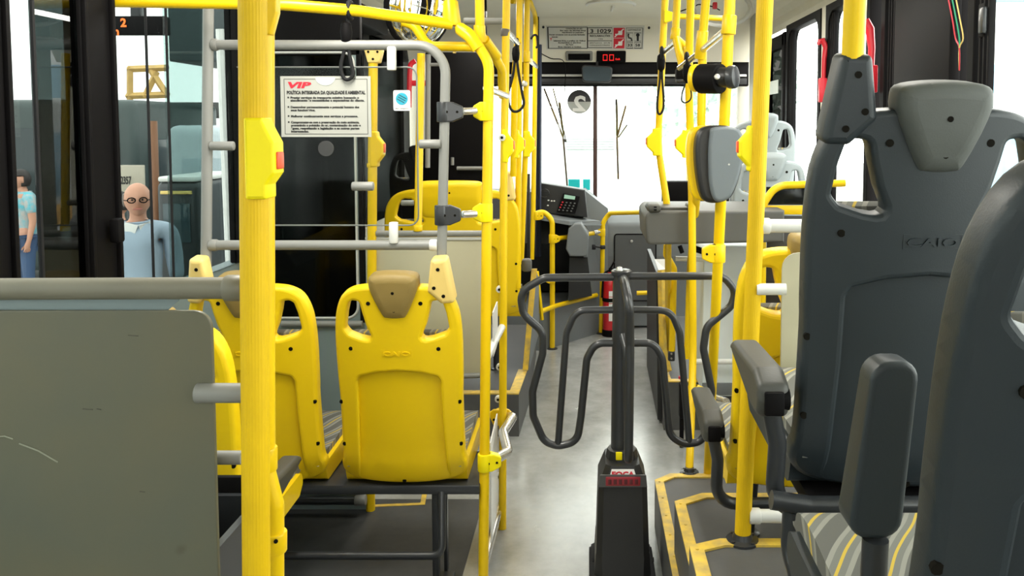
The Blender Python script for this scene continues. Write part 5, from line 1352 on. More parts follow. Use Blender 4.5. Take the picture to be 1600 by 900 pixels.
for y0_, y1_ in ((43, 58.5), (59.5, 75)):
    a, c = hdr(960.5, y1_ - 1.5, 0.0058), hdr(974.5, y0_ + 1.5, 0.0058); b.tube([a, c], 0.0045, 6)
    hbox(b, 961, (y0_ + y1_) / 2 + 1.5, 972, (y0_ + y1_) / 2 + 3.4, 0.0006, 0.0055); hbox(b, 966, (y0_ + y1_) / 2 - 3, 972.5, (y0_ + y1_) / 2 + 2, 0.0006, 0.0055)
b.build('prohibition_symbols', WHITE, t)
b = MB(); b.text('33', 0.032, HM(980.3, 67.4, 0.005), 0.0004, bold=0.001, width=ww * 7.5); b.text('58', 0.032, HM(992.6, 67.4, 0.005), 0.0004, bold=0.001, width=ww * 7.5); b.build('capacity_numbers', INK, t)
b = MB()
c = hdr(982, 53, 0.006); b.box(c, (0.012, 0.002, 0.012)); b.tube([hdr(981.5, 54.5, .006), hdr(982.5, 58.5, .006), hdr(986, 59, .006), hdr(987, 62.5, .006)], 0.006, 6); b.build('seated_symbol', INK, t)
b = MB(); c = hdr(996.5, 54, 0.006); b.cyl(c, c + n_hd * 0.001, 0.014, 14); b.tube([hdr(996.5, 55, .006), hdr(996.5, 62.5, .006)], 0.008, 6); b.build('standing_symbol', INK, t)
t = thing('speed_display', 'black digital speed display reading red zeros under the notice', 'display', hdr(954, 95))
b = MB(); hbox(b, 932, 79, 978, 95.5, 0.02, 0, 0.008); b.build('casing', BLACK, t)
b = MB()
def seg7(x, y0, y1, w_):
    for (xa, ya, xb, yb) in ((x, y0, x + w_, y0 + 1), (x, y1 - 1, x + w_, y1), (x, y0, x + 1, y1), (x + w_ - 1, y0, x + w_, y1)):
        hbox(b, xa, ya, xb, yb, 0.001, 0.0205)
seg7(942, 83, 92.5, 7); seg7(952, 83, 92.5, 7)
b.text('Km/h', 0.024, HM(961.5, 88.2, 0.021), 0.0006, width=ww * 7, bold=0.0004); b.build('red_digits', LEDRED, t)
t = thing('speed_display', 'blank dark display in a grey bezel, left of the red digits', 'display', hdr(904, 95))
b = MB(); hbox(b, 884, 79.5, 926, 94, 0.014, 0, 0.012); b.build('bezel', GREYT, t)
b = MB(); hbox(b, 888, 82.5, 922, 92, 0.004, 0.013, 0.004); b.build('screen', BLACK, t)
for k_, (px_, py_) in enumerate(((849, 42), (1014, 43))):
    c = hdr(px_, py_); b = MB(); b.cyl(c - n_hd * 0.006, c + n_hd * 0.005, 0.009, 12)
    tag(b.build('screw_cap', DKTUBE), ('dark screw cap left of the notice strip', 'dark screw cap right of the notice strip')[k_], 'screw cap')
# interior mirror
t = thing('rear_mirror', 'small rounded driver mirror hanging above the windscreen middle', 'mirror', W(933, 128, 6.25))
def mloc(l): return loc2(l, 6.25)
b = MB(); b.plate([(p.x, p.y) for p in fillet(mloc([(910, 128), (955, 129), (958, 104), (908, 101)]), 0.028, 5, True)], 0.03, 0.008, M=Fv(6.265)); b.build('housing', DKTUBE, t)
b = MB(); b.plate([(p.x, p.y) for p in fillet(mloc([(912, 126), (953, 127), (956, 106), (910, 103)]), 0.024, 5, True)], 0.004, 0.0, M=Fv(6.249)); b.build('mirror_glass', DKMIRROR, t)
b = MB(); b.tube([W(933, 103, 6.27), W(933, 95, 6.33)], 0.008, 8); b.build('stalk', DKTUBE, t)
# roof hatch
hc = WZ(954, 3, ZC - 0.004)
t = thing('roof_vent', 'round white roof vent with a crank handle in the ceiling', 'roof vent', hc)
b = MB(); b.tube([hc + Vector((0.165 * math.cos(q_ * 0.2618), 0.165 * math.sin(q_ * 0.2618), -0.01)) for q_ in range(25)], 0.018, 8); b.build('rim', WHITET, t)
b = MB(); b.lathe([(0.15, -0.004), (0.15, 0.0)], Matrix.Translation(hc), 24); b.build('dish', CEIL, t)
b = MB(); c1 = WZ(956, 17, ZC - 0.05); b.tube([hc + Vector((0.02, 0, -0.03)), c1], 0.009, 8); b.build('crank', WHITE, t)
# wipers and stickers on the windscreen
def wiper(label, pts, blade):
    t = thing('windscreen_wiper', label, 'wiper', W(*pts[0], YF + 0.06), 'windscreen wipers')
    b = MB(); b.tube([W(*p, YF + 0.06) for p in pts], 0.008, 8); b.build('arm', mat_wip, t)
    b = MB(); b.tube([W(*p, YF + 0.05) for p in blade], 0.010, 6); b.build('blade', RUBBER, t)
mat_wip = mat('rusty_wiper_arm', (0.10, 0.055, 0.03), 0.6)
wiper('left upright windscreen wiper below the round number', [(887, 300), (880, 215), (850, 138)], [(884, 222), (878, 195), (874, 160)])
wiper('right upright windscreen wiper, right of the mullion', [(966, 280), (964, 215), (978, 165)], [(964, 212), (964, 185), (963, 155)])
for k_, (a, c) in enumerate((((884, 215), (864, 138)), ((966, 215), (980, 195)))):
    b = MB(); b.tube([W(*a, YF + 0.055), W(*c, YF + 0.055)], 0.006, 6)
    tag(b.build('wiper_link', RUBBER), ('thin dark wiper link crossing left of the round number', 'thin dark wiper link leaning right beside the right wiper')[k_], 'wiper link')
t = thing('number_sticker', 'round grey and black sticker with a reversed 2 on the windscreen', 'sticker', W(905, 175, YF - 0.01))
c = W(905, 159, YF - 0.006); rS = 18.5 * YF / FPX
b = MB(); up = [(rS * math.cos(math.pi * k_ / 16), rS * math.sin(math.pi * k_ / 16)) for k_ in range(17)]; b.plate(up, 0.001, 0, M=FACE(c)); b.build('upper_half', mat('sticker_black', (0.03, 0.03, 0.035), 0.6), t)
b = MB(); b.plate([(x, -z) for x, z in up][::-1], 0.001, 0, M=FACE(c)); b.build('lower_half', mat('sticker_grey', (0.42, 0.44, 0.42), 0.6), t)
b = MB(); b.text('2', 0.165, FACE(c + Vector((0, -0.0012, 0.062))) @ Matrix.Diagonal((-1, 1, 1, 1)), 0.0004, 'CENTER', bold=0.005, xs=1.25); b.build('number', WHITE, t)
for k_, (x0, x1) in enumerate(((888, 906), (911, 922))):
    a, d_ = W(x0, 297, YF - 0.008), W(x1, 288, YF - 0.008)
    b = MB(); b.box(((a.x + d_.x) / 2, a.y, (a.z + d_.z) / 2 + 0.02), (d_.x - a.x, 0.002, d_.z - a.z + 0.04))
    tag(b.build('cyan_sticker', CYAN), ('wider cyan sticker low on the windscreen by the dashboard', 'narrow cyan sticker low on the windscreen, next to the mullion')[k_], 'sticker')
# hanging cable on header left
b = MB(); b.tube(spline([hdr(838, 78, 0.01), hdr(860, 90, 0.01), W(882, 98, 6.3), W(882, 150, 6.3)], 5), 0.0035, 6)
tag(b.build('hanging_cable', BLACK), 'thin black cable dropping from the header beside the blank display', 'cable')

# ================================================================ odds and ends on the left
t = thing('waste_bin', 'black plastic bin with lid under the nearest yellow seat', 'bin', W(350, 940, 1.55))
A, D = W(300, 812, 1.60), W(381, 812, 1.60)
b = MB(); zt_, zb2 = W(350, 812, 1.60).z, W(350, 990, 1.60).z
x0, x1, y0, y1 = A.x - 0.05, D.x + 0.0, 1.42, 1.72
mbx = MB()
outer = [(x0, y0), (x1, y0), (x1, y1), (x0, y1)]
vo = [(x0 + 0.02, y0 + 0.02, zb2), (x1 - 0.02, y0 + 0.02, zb2), (x1 - 0.02, y1 - 0.02, zb2), (x0 + 0.02, y1 - 0.02, zb2), (x0, y0, zt_), (x1, y0, zt_), (x1, y1, zt_), (x0, y1, zt_)]
vi = [(x0 + 0.03, y0 + 0.03, zb2 + 0.02), (x1 - 0.03, y0 + 0.03, zb2 + 0.02), (x1 - 0.03, y1 - 0.03, zb2 + 0.02), (x0 + 0.03, y1 - 0.03, zb2 + 0.02), (x0 + 0.014, y0 + 0.014, zt_), (x1 - 0.014, y0 + 0.014, zt_), (x1 - 0.014, y1 - 0.014, zt_), (x0 + 0.014, y1 - 0.014, zt_)]
mbx.add(vo + vi, [(3, 2, 1, 0), (0, 1, 5, 4), (1, 2, 6, 5), (2, 3, 7, 6), (3, 0, 4, 7), (8, 9, 10, 11), (8, 12, 13, 9), (9, 13, 14, 10), (10, 14, 15, 11), (11, 15, 12, 8), (4, 5, 13, 12), (5, 6, 14, 13), (6, 7, 15, 14), (7, 4, 12, 15)])
mbx.build('bucket', DKTUBE, t)
b = MB(); b.box(((x0 + x1) / 2, y1 + 0.012, W(350, 786, 1.72).z), (x1 - x0 - 0.01, 0.016, 0.11), 0.006); b.build('lid', BLACK, t)
b = MB(); b.box((x1 - 0.06, y1 - 0.05, (0 + zb2) / 2), (0.06, 0.06, zb2), 0.008); b.build('stand', DKTUBE, t)
# round mirror, upper left
t = thing('round_mirror', 'round convex mirror with black rim hung from the ceiling', 'mirror', W(645, 66, 3.15))
c = W(660, 12, 3.15); M_ = Matrix.Translation(c) @ Matrix.Rotation(math.radians(52), 4, 'Z') @ Matrix.Rotation(math.radians(100), 4, 'X')
rm = 0.15
b = MB(); b.lathe([(rm * math.sin(a), rm * 0.35 * math.cos(a) - 0.02) for a in [math.radians(90 - k_ * 11) for k_ in range(9)]], M_, 32); b.build('mirror_glass', MIRROR, t, 60)
b = MB(); b.tube([M_ @ Vector((rm * math.cos(q_ * 0.2618), rm * math.sin(q_ * 0.2618), -0.02)) for q_ in range(25)], 0.012, 8); b.build('rim', BLACK, t)
b = MB(); b.tube([M_ @ Vector((0, 0, -0.03)), c + Vector((-0.02, 0.03, 0.30))], 0.012, 8); b.build('hanger', BLACK, t)
# red strap hanging at the driver board
t = thing('red_hammer', 'dark red emergency hammer holder by the left door', 'emergency hammer', W(640, 170, 4.1))
b = MB(); b.tube([W(649, 95, 4.6), W(641, 100, 4.6), W(640, 120, 4.6), W(639, 168, 4.6)], 0.014, 8, 0.03); b.box(W(655, 130, 4.62), (0.12, 0.02, 0.03), 0.004); b.build('handle', REDP, t)
# LED sign high at the window
# red emergency handles on the right
def red_handle(label, top, mid, box0, box1, Y, s=1.0):
    Y = WX(box0[0] + 6, 100, XR - 0.05).y
    t = thing('emergency_handle', label, 'emergency handle', W(box0[0], box1[1], Y), 'red emergency window handles')
    b = MB(); b.tube([W(top[0] - 7, top[1] + 8, Y), W(top[0] - 4, top[1] + 2, Y), W(*top, Y), W(top[0] + 6, top[1] + 12, Y), W(mid[0] + 1, mid[1] - 30, Y), W(*mid, Y)], [0.006 * s, 0.010 * s, 0.012 * s, 0.013 * s, 0.010 * s, 0.009 * s], 10); b.build('handle', REDP, t)
    A_, D_ = W(box0[0], box1[1], Y), W(box1[0], box0[1], Y)
    b = MB(); b.box(((A_.x + D_.x) / 2, Y, (A_.z + D_.z) / 2), (D_.x - A_.x, 0.04, D_.z - A_.z), 0.006); b.build('holder', REDP, t)
red_handle('red emergency handle on the far right window, left of the sleeve', (1285, 62), (1287, 122), (1279, 122), (1293, 160), 4.15, 1.3)
red_handle('red emergency handle on the window post behind the grey seat sleeve', (1353, 33), (1361, 105), (1358, 102), (1370, 145), 3.55, 1.5)
# black roller panel with loose wires between the right windows
t = thing('black_panel', 'tall black panel with loose coloured wires between the right windows', 'panel', (XR - 0.03, YR(1455), 1.2))
b = MB(); b.box((XR - 0.03, (YR(1413) + YR(1503)) / 2, 1.72), (0.04, YR(1413) - YR(1503), 1.0), 0.006); b.build('sheet', BLACK, t)
for k_, (x_, mm) in enumerate(((1478, REDINK), (1484, GREENINK), (1490, CREAM))):
    p = [WX(x_, -20, XR - 0.055), WX(x_ + 10, 30, XR - 0.055), WX(x_ + 15, 60, XR - 0.055), WX(1499, 75, XR - 0.055), WX(1499, 110, XR - 0.055)]
    b = MB(); b.tube(spline(p, 4), 0.0025, 6); b.build('wire', mm, t)
t = thing('window_catch', 'grey plastic catch on the nearest right window frame', 'window catch', WX(1536, 50, XR - 0.03))
b = MB(); b.box(WX(1536, 32, XR - 0.03), (0.02, 0.035, 0.085), 0.008); b.build('catch', DKTUBE, t)
b = MB(); b.box(WX(1536, 32, XR - 0.018), (0.012, 0.045, 0.11), 0.004); b.build('base_plate', BLACK, t)
# paper on the front door
t = thing('paper_notice', 'small pale paper notice on the dark front door', 'notice', WX(1207, 146, XR - 0.03))
b = MB(); b.box(WX(1207, 137, XR - 0.03), (0.003, 0.34, 0.09)); b.build('sheet', mat('pale_paper', (0.55, 0.60, 0.56), 0.6), t)
# ceiling speaker ring at the right front
t = thing('ceiling_fan', 'round white ceiling ring with red wiring at the right front', 'ceiling fan', W(1130, 30, 5.6))
c = W(1128, 12, 5.6); b = MB(); b.tube([c + Vector((0.19 * math.cos(q_ * 0.2618), 0.04 * math.sin(q_ * 0.2618), 0.12 * math.sin(q_ * 0.2618))) for q_ in range(25)], 0.016, 8); b.build('rim', WHITET, t)
b = MB(); b.box(W(1117, 9, 5.55), (0.03, 0.03, 0.045), 0.006); b.build('red_connector', REDP, t)
b = MB(); b.tube(spline([W(1062, 18, 5.6), W(1085, 10, 5.6), W(1093, 7, 5.6), W(1112, 10, 5.56), W(1125, 16, 5.56)], 4), 0.004, 6); b.build('wire', BLACK, t)
# ================================================================ outside the windows
GZ = -0.70
SKIN = mat('skin', (0.52, 0.26, 0.17), 0.55)
HAIRD = mat('dark_hair', (0.018, 0.012, 0.010), 0.6)
SHIRTB = mat('pale_blue_shirt', (0.30, 0.38, 0.46), 0.8)
FLORAL = mat('turquoise_floral', (0.10, 0.42, 0.50), 0.8, var=0.9, vscale=16, dark=(0.50, 0.40, 0.36))
JEANS = mat('blue_jeans', (0.05, 0.09, 0.18), 0.85)
TROUS = mat('dark_trousers', (0.03, 0.03, 0.035), 0.85)
SHOE = mat('dark_shoe', (0.015, 0.013, 0.012), 0.5)

def skin_mesh(name, chains, m, parent, sub=2):
    """chains: list of (points, radii); chains share a joint when they start on an earlier point"""
    vs, es, rs = [], [], []
    def idx(p):
        for i, v in enumerate(vs):
            if (Vector(v) - Vector(p)).length < 1e-4: return i
        return -1
    for pts, rad in chains:
        prev = -1
        for p, r_ in zip(pts, rad):
            i = idx(p)
            if i < 0: vs.append(tuple(p)); rs.append(r_); i = len(vs) - 1
            if prev >= 0: es.append((prev, i))
            prev = i
    me = bpy.data.meshes.new(name); me.from_pydata(vs, es, [])
    o = bpy.data.objects.new(name, me); C.objects.link(o)
    md = o.modifiers.new('skin', 'SKIN'); md.use_smooth_shade = True
    for i, d in enumerate(me.skin_vertices[0].data):
        r_ = rs[i]; d.radius = r_ if isinstance(r_, tuple) else (r_, r_); d.use_root = (i == 0)
    s_ = o.modifiers.new('sub', 'SUBSURF'); s_.levels = sub; s_.render_levels = sub
    dg = bpy.context.evaluated_depsgraph_get()
    me2 = bpy.data.meshes.new_from_object(o.evaluated_get(dg)); me2.name = name
    o.modifiers.clear(); o.data = me2; bpy.data.meshes.remove(me)
    me2.materials.clear(); me2.materials.append(m)
    for p in me2.polygons: p.use_smooth = True
    if parent is not None: o.parent = parent
    return o

def head_mesh(c, h, yaw, m, parent, female=False):
    """a head about h tall with brow, nose, mouth, chin and ears; faces local -y turned by yaw"""
    bm = bmesh.new(); bmesh.ops.create_uvsphere(bm, u_segments=32, v_segments=24, radius=1)
    M_ = Matrix.Translation(c) @ Matrix.Rotation(yaw, 4, 'Z')
    for v in bm.verts:
        x, y, z = v.co
        w = 0.37 if z > -0.1 else 0.37 - 0.13 * ((-0.1 - z) / 0.9) ** 1.4
        X, Y, Z = x * w * h, y * 0.43 * h, z * 0.5 * h
        if y < 0:
            f = max(0, -y)
            if z < -0.1: Y *= 1 - 0.05 * f
            g = lambda x0, z0, sx, sz: math.exp(-((x - x0) / sx) ** 2 - ((z - z0) / sz) ** 2)
            Y -= h * f * (0.085 * g(0, -0.13, 0.14, 0.14) + 0.045 * g(0, 0.06, 0.10, 0.16) + 0.03 * g(0, -0.42, 0.22, 0.05) + 0.025 * g(0, -0.50, 0.2, 0.05) + 0.05 * g(0, -0.80, 0.25, 0.16) + 0.03 * g(0, 0.2, 0.5, 0.07))
            Y += h * f * (0.045 * g(0.36, 0.06, 0.13, 0.09) + 0.045 * g(-0.36, 0.06, 0.13, 0.09) + 0.02 * g(0, -0.46, 0.2, 0.025))
        else:
            if z < -0.3: Y *= 1 - 0.45 * (-0.3 - z)
        v.co = (X, Y, Z)
    for sg in (-1, 1):
        r_ = bmesh.ops.create_uvsphere(bm, u_segments=10, v_segments=8, radius=1)
        for v in r_['verts']: v.co = (sg * (0.365 * h + v.co.x * 0.02 * h), 0.03 * h + v.co.y * 0.075 * h, -0.03 * h + v.co.z * 0.13 * h)
    bmesh.ops.transform(bm, matrix=M_, verts=bm.verts)
    me = bpy.data.meshes.new('head'); bm.to_mesh(me); bm.free(); me.materials.append(m)
    for p in me.polygons: p.use_smooth = True
    o = bpy.data.objects.new('head', me); C.objects.link(o); o.parent = parent
    return o

def person(label, loc, H, yaw, top_mat, leg_mat, hair, female=False, glasses=False):
    t = thing('person', label, 'person', loc, None, 0)
    hh = H / 7.4
    R_ = Matrix.Rotation(yaw, 4, 'Z')
    def P(x, y, z): return R_ @ Vector((x * H, y * H, z * H))
    sh, hp = (0.112, 0.085) if not female else (0.100, 0.09)
    # body (skin): neck, arms, hands
    body = []
    pel, ch, nk = P(0, 0, .50), P(0, .0, .74), P(0, .0, .845)
    body.append(([pel, P(0, 0, .60), ch, P(0, 0, .81), nk, P(0, -.006, .885), P(0, -.008, .93)], [(.085 * H, .06 * H), (.078 * H, .052 * H), (.088 * H, .058 * H), (.05 * H, .042 * H), .031 * H, .03 * H, .045 * H]))
    for sg in (-1, 1):
        body.append(([P(0, 0, .81), P(sg * sh, 0, .80), P(sg * (sh + .018), .012, .63), P(sg * (sh + .022), -.02, .50), P(sg * (sh + .018), -.03, .465)], [(.05 * H, .042 * H), .032 * H, .024 * H, .016 * H, .017 * H]))
        wr = P(sg * (sh + .018), -.03, .465)
        for k in range(4):
            y = -.045 + k * .011
            body.append(([wr, P(sg * (sh + .016), y, .44), P(sg * (sh + .010), y - .004, .415 + abs(k - 1.5) * .004)], [.017 * H, .0055 * H, .0045 * H]))
        body.append(([wr, P(sg * (sh + .0), -.05, .452), P(sg * (sh - .006), -.058, .435)], [.017 * H, .0065 * H, .005 * H]))
        body.append(([pel, P(sg * .05, 0, .49), P(sg * .055, -.005, .27), P(sg * .056, .008, .045), P(sg * .06, -.06, .018)], [(.085 * H, .06 * H), .05 * H, .034 * H, .021 * H, .02 * H]))
    bo = skin_mesh('body', body, SKIN, t)
    head_mesh(P(0, -.012, .93) , hh * 0.98, yaw, SKIN, t, female)
    g = 1.13
    top = [([P(0, 0, .435 if female else .48), P(0, 0, .60), ch, P(0, 0, .815), P(0, 0, .838)], [(.092 * H, .068 * H), (.086 * H, .062 * H), (.096 * H, .066 * H), (.060 * H, .050 * H), (.043 * H, .043 * H)])]
    for sg in (-1, 1):
        e = [P(0, 0, .815), P(sg * sh, 0, .805), P(sg * (sh + .013), .008, .68)]; rr = [(.060 * H, .050 * H), .040 * H, .034 * H]
        if not female: e.append(P(sg * (sh + .02), .002, .60)); rr.append(.029 * H)
        top.append((e, rr))
    skin_mesh('blouse' if female else 'shirt', top, top_mat, t)
    leg = []
    for sg in (-1, 1): leg.append(([P(0, 0, .50), P(sg * .052, 0, .485), P(sg * .056, -.005, .27), P(sg * .057, .008, .05)], [(.095 * H, .066 * H), .058 * H, .041 * H, .030 * H]))
    skin_mesh('trousers', leg, leg_mat, t)
    for sg in (-1, 1):
        b = MB(); b.box((0, 0, 0), (0.052 * H, 0.135 * H, 0.036 * H), 0.014 * H)
        M_ = Matrix.Translation(P(sg * .058, -.025, .018)) @ R_.to_4x4()
        b2 = MB(); b2.add([M_ @ Vector(v) for v in b.v], b.f); b2.build('shoe', SHOE, t, 50, local=True)
    # hair
    hc = P(0, -.012, .93)
    bm = bmesh.new(); bmesh.ops.create_uvsphere(bm, u_segments=24, v_segments=18, radius=1)
    dele = []
    for v in bm.verts:
        x, y, z = v.co
        if female: cut = 0.25 if y < -0.25 else -0.75
        else: cut = 0.9 if y < 0.1 else (-0.45 if hair == 'fringe' else 0.5)
        if hair == 'full' and not female: cut = 0.45 if y < -0.2 else -0.4
        if z < cut and not (hair == 'fringe' and abs(x) > 0.86 and y > -0.1 and z > -0.3): dele.append(v)
        k = 1.06 if not female else 1.12
        v.co = (x * 0.37 * hh * k, y * 0.43 * hh * k + 0.005, z * 0.5 * hh * k)
    if hair == 'fringe':
        dele = [v for v in bm.verts if v.co.z > 0.22 * hh or v.co.z < -0.2 * hh or v.co.y < -0.03]
    bmesh.ops.delete(bm, geom=dele, context='VERTS')
    bmesh.ops.transform(bm, matrix=Matrix.Translation(hc) @ R_.to_4x4(), verts=bm.verts)
    me = bpy.data.meshes.new('hair'); bm.to_mesh(me); bm.free(); me.materials.append(HAIRG if hair == 'fringe' else HAIRD)
    for p in me.polygons: p.use_smooth = True
    o = bpy.data.objects.new('hair', me); C.objects.link(o); o.parent = t
    o.modifiers.new('thick', 'SOLIDIFY').thickness = 0.012
    b = MB()
    for sg in (-1, 1):
        b.mi = 0; c_ = hc + R_ @ Vector((sg * 0.13 * hh, -0.385 * hh, 0.03 * hh)); b.cyl(c_, c_ + R_ @ Vector((0, -0.012, 0)), 0.030 * hh, 10)
    b.mi = 1; b.box((0, 0, 0), (0.01, 0.01, 0.01)) if False else None
    b.build('eyes', [HAIRD], t, local=True)
    b = MB(); m_ = hc + R_ @ Vector((0, -0.435 * hh, -0.235 * hh)); b.box((0, 0, 0), (0.24 * hh, 0.03, 0.03 * hh), 0.008, Matrix.Translation(m_) @ R_.to_4x4()); b.build('mouth', REDLIP, t, local=True)
    if not female and hair == 'fringe':
        b = MB()
        for sg in (-1, 1):
            b2 = MB(); b2.plate([(0.0, 0.0), (sg * 0.075 * H * 0.6, 0.012 * H), (sg * 0.055 * H, -0.030 * H), (sg * 0.012 * H, -0.034 * H)][::sg], 0.012, 0.003)
            b.add([P(0, -.062, .835) + R_ @ Vector((v[0], -v[2] + abs(v[0]) * 0.5, v[1])) for v in b2.v], b2.f)
        b.build('collar', WHITET, t, local=True)
    if glasses:
        b = MB()
        for sg in (-1, 1):
            c_ = hc + R_ @ Vector((sg * 0.15 * hh, -0.46 * hh, 0.02 * hh))
            b.tube([c_ + R_ @ Vector((0.10 * hh * math.cos(q_ * 0.5236), 0, 0.075 * hh * math.sin(q_ * 0.5236))) for q_ in range(13)], 0.004, 6)
            b.tube([c_ + R_ @ Vector((sg * 0.10 * hh, 0, 0)), hc + R_ @ Vector((sg * 0.37 * hh, 0, 0.0))], 0.003, 6)
        b.build('glasses', BLACK, t, local=True)
    return t
HAIRG = mat('grey_hair', (0.20, 0.17, 0.15), 0.7)
REDLIP = mat('lips', (0.40, 0.13, 0.11), 0.5)
def stand(px, py_top, Y, H):
    p = W(px, py_top, Y); return (p.x, p.y, p.z - H)
m0 = stand(214, 284, 5.6, 1.72)
person('bald man in glasses and pale blue shirt outside the left window', m0, 1.72, math.atan2(-(0 - m0[0]), (0 - m0[1])) + math.pi + 0.25 if False else math.radians(-28) * -1, SHIRTB, TROUS, 'fringe', glasses=True)
w0 = stand(34, 265, 9.6, 1.62)
person('woman in a turquoise patterned blouse and jeans, far left window', w0, 1.62, math.radians(-35), FLORAL, JEANS, 'full', True)
k0 = stand(184, 297, 6.6, 1.66)
person('person with dark hair half hidden behind the bald man', k0, 1.66, math.radians(-55), TROUS, TROUS, 'full')

# a parked bus beyond the left windows
PALEB = mat('parked_bus_paint', (0.46, 0.52, 0.55), 0.4, var=0.08, vscale=2)
CHARC = mat('parked_bus_dark', (0.030, 0.034, 0.036), 0.35)
BWIN = mat('parked_bus_window', (0.05, 0.075, 0.085), 0.08)
PALEWIN = mat('hazy_bus_window', (0.30, 0.37, 0.40), 0.12)
def bus(label, x0, x1, y0, y1, zr, paint, band, group=None, nwin=4, stripe=None, name='parked_bus'):
    t = thing(name, label, 'bus', ((x0 + x1) / 2, (y0 + y1) / 2, GZ), group)
    b = MB(); b.box(((x0 + x1) / 2, (y0 + y1) / 2, (GZ + 0.35 + zr) / 2), (x1 - x0, y1 - y0, zr - GZ - 0.35), 0.12, seg=4); b.build('body', paint, t)
    for (xs, s_) in ((x0, -1), (x1, 1)):
        w_ = (y1 - y0 - 0.5) / nwin
        for k in range(nwin):
            b = MB(); b.box((xs + s_ * 0.004, y0 + 0.25 + (k + 0.5) * w_, zr - 1.0), (0.02, w_ - 0.14, 0.95), 0.008); b.build('window', band, t)
        for yy in (y0 + 1.2, y1 - 1.2):
            b = MB(); b.cyl((xs - s_ * 0.2, yy, GZ + 0.46), (xs + s_ * 0.02, yy, GZ + 0.46), 0.46, 28, 0.03); wh = b.build('wheel', RUBBER, t)
            b = MB(); b.cyl((xs - s_ * 0.05, yy, GZ + 0.46), (xs + s_ * 0.04, yy, GZ + 0.46), 0.22, 18, 0.02); b.build('hub', SILV, wh)
        if stripe:
            b = MB(); b.box((xs + s_ * 0.003, (y0 + y1) / 2, zr - 1.75), (0.016, y1 - y0 - 0.3, 0.30), 0.004); b.build('stripe', stripe, t)
    for (ys, s_) in ((y0, -1), (y1, 1)):
        b = MB(); b.box(((x0 + x1) / 2, ys + s_ * 0.004, zr - 0.95), (x1 - x0 - 0.4, 0.02, 1.15), 0.008); b.build('windscreen', band, t)
        for sg in (-1, 1):
            b = MB(); c_ = Vector(((x0 + x1) / 2 + sg * (x1 - x0) * 0.36, ys, GZ + 0.85)); b.cyl(c_, c_ + Vector((0, s_ * 0.03, 0)), 0.10, 16, 0.01); b.build('headlamp', WHITET, t)
    return t
A = W(229, 300, 9.0)
bus('pale blue bus parked beyond the left windows, behind the dark van', A.x, A.x + 2.4, 9.4, 16, 1.58, PALEB, PALEWIN, nwin=5)
A = W(224, 300, 10.6)
bus('dark green bus parked beyond the woman, far left windows', A.x - 2.5 - 4.2, A.x - 0.25, 10.9, 13.4, 1.92, mat('dark_green_paint', (0.040, 0.058, 0.055), 0.4, var=0.3, vscale=2), mat('dark_green_window', (0.018, 0.028, 0.030), 0.12), nwin=2)
# low dark van roof with light strip
t = thing('dark_van', 'dark van with a pale roof edge behind the bald man', 'van', (W(275, 300, 7.6).x, 8.0, GZ))
a, d_ = W(242, 277, 7.6), W(308, 277, 7.6)
b = MB(); b.box(((a.x + d_.x) / 2, 8.1, (GZ + 0.25 + a.z - 0.04) / 2), (d_.x - a.x, 1.0, a.z - 0.04 - GZ - 0.25), 0.06, seg=3); b.build('body', CHARC, t)
b = MB(); b.box(((a.x + d_.x) / 2, 8.1, a.z - 0.02), (d_.x - a.x - 0.03, 0.98, 0.05), 0.02); b.build('roof', WHITET, t)
b = MB(); b.box(((a.x + d_.x) / 2, 7.595, a.z - 0.14), (d_.x - a.x - 0.1, 0.02, 0.03), 0.005); b.build('yellow_strip', CREAM, t)
b = MB(); b.box(((a.x + d_.x) / 2, 7.592, a.z - 0.42), (d_.x - a.x - 0.14, 0.02, 0.36), 0.01); b.build('rear_window', BWIN, t)
for sg in (-1, 1):
    b = MB(); cx__ = (a.x + d_.x) / 2 + sg * (d_.x - a.x) * 0.42; b.cyl((cx__ - 0.06, 8.1, GZ + 0.3), (cx__ + 0.06, 8.1, GZ + 0.3), 0.30, 20, 0.02); b.build('wheel', RUBBER, t)
# station canopy with dark soffit and timber props
t = thing('station_canopy', 'dark station canopy with timber frame beyond the left windows', 'canopy', (-8, 18, GZ))
b = MB(); A = W(264, 96, 17.5); b.box((A.x + 3.5, 19.5, A.z + 1.6), (7.0, 4, 3.2), 0.03); b.build('roof', mat('teal_grey_soffit', (0.05, 0.065, 0.068), 0.6), t)
b = MB(); A = W(150, 185, 17.3); D = W(410, 160, 17.3); b.box(((A.x + D.x) / 2, 17.3, (A.z + D.z) / 2), (D.x - A.x, 0.25, D.z - A.z), 0.02); b.build('beam', mat('dull_steel', (0.045, 0.045, 0.043), 0.5), t)
OCHRE = mat('ochre_timber', (0.55, 0.36, 0.12), 0.7, var=0.2)
for (p, q_) in (((203, 105), (203, 160)), ((236, 110), (262, 150)), ((245, 112), (226, 152)), ((198, 150), (262, 148)), ((200, 108), (262, 106))):
    b = MB(); b.tube([W(*p, 17.2), W(*q_, 17.2)], 0.07, 4); b.build('timber', OCHRE, t)
for px_ in (152, 405):
    b = MB(); c_ = W(px_, 300, 17.4); b.box((c_.x, 17.4, (GZ + 2.0) / 2 + 0.0), (0.14, 0.14, 2.0 - GZ), 0.01); b.build('column', GREYT, t)
b = MB(); c_ = W(240, 240, 8.4); b.cyl((c_.x, 8.4, GZ), (c_.x, 8.4, 1.62), 0.045, 14)
tag(b.build('brown_post', mat('brown_paint', (0.22, 0.10, 0.05), 0.5)), 'brown post standing behind the bald man', 'post')
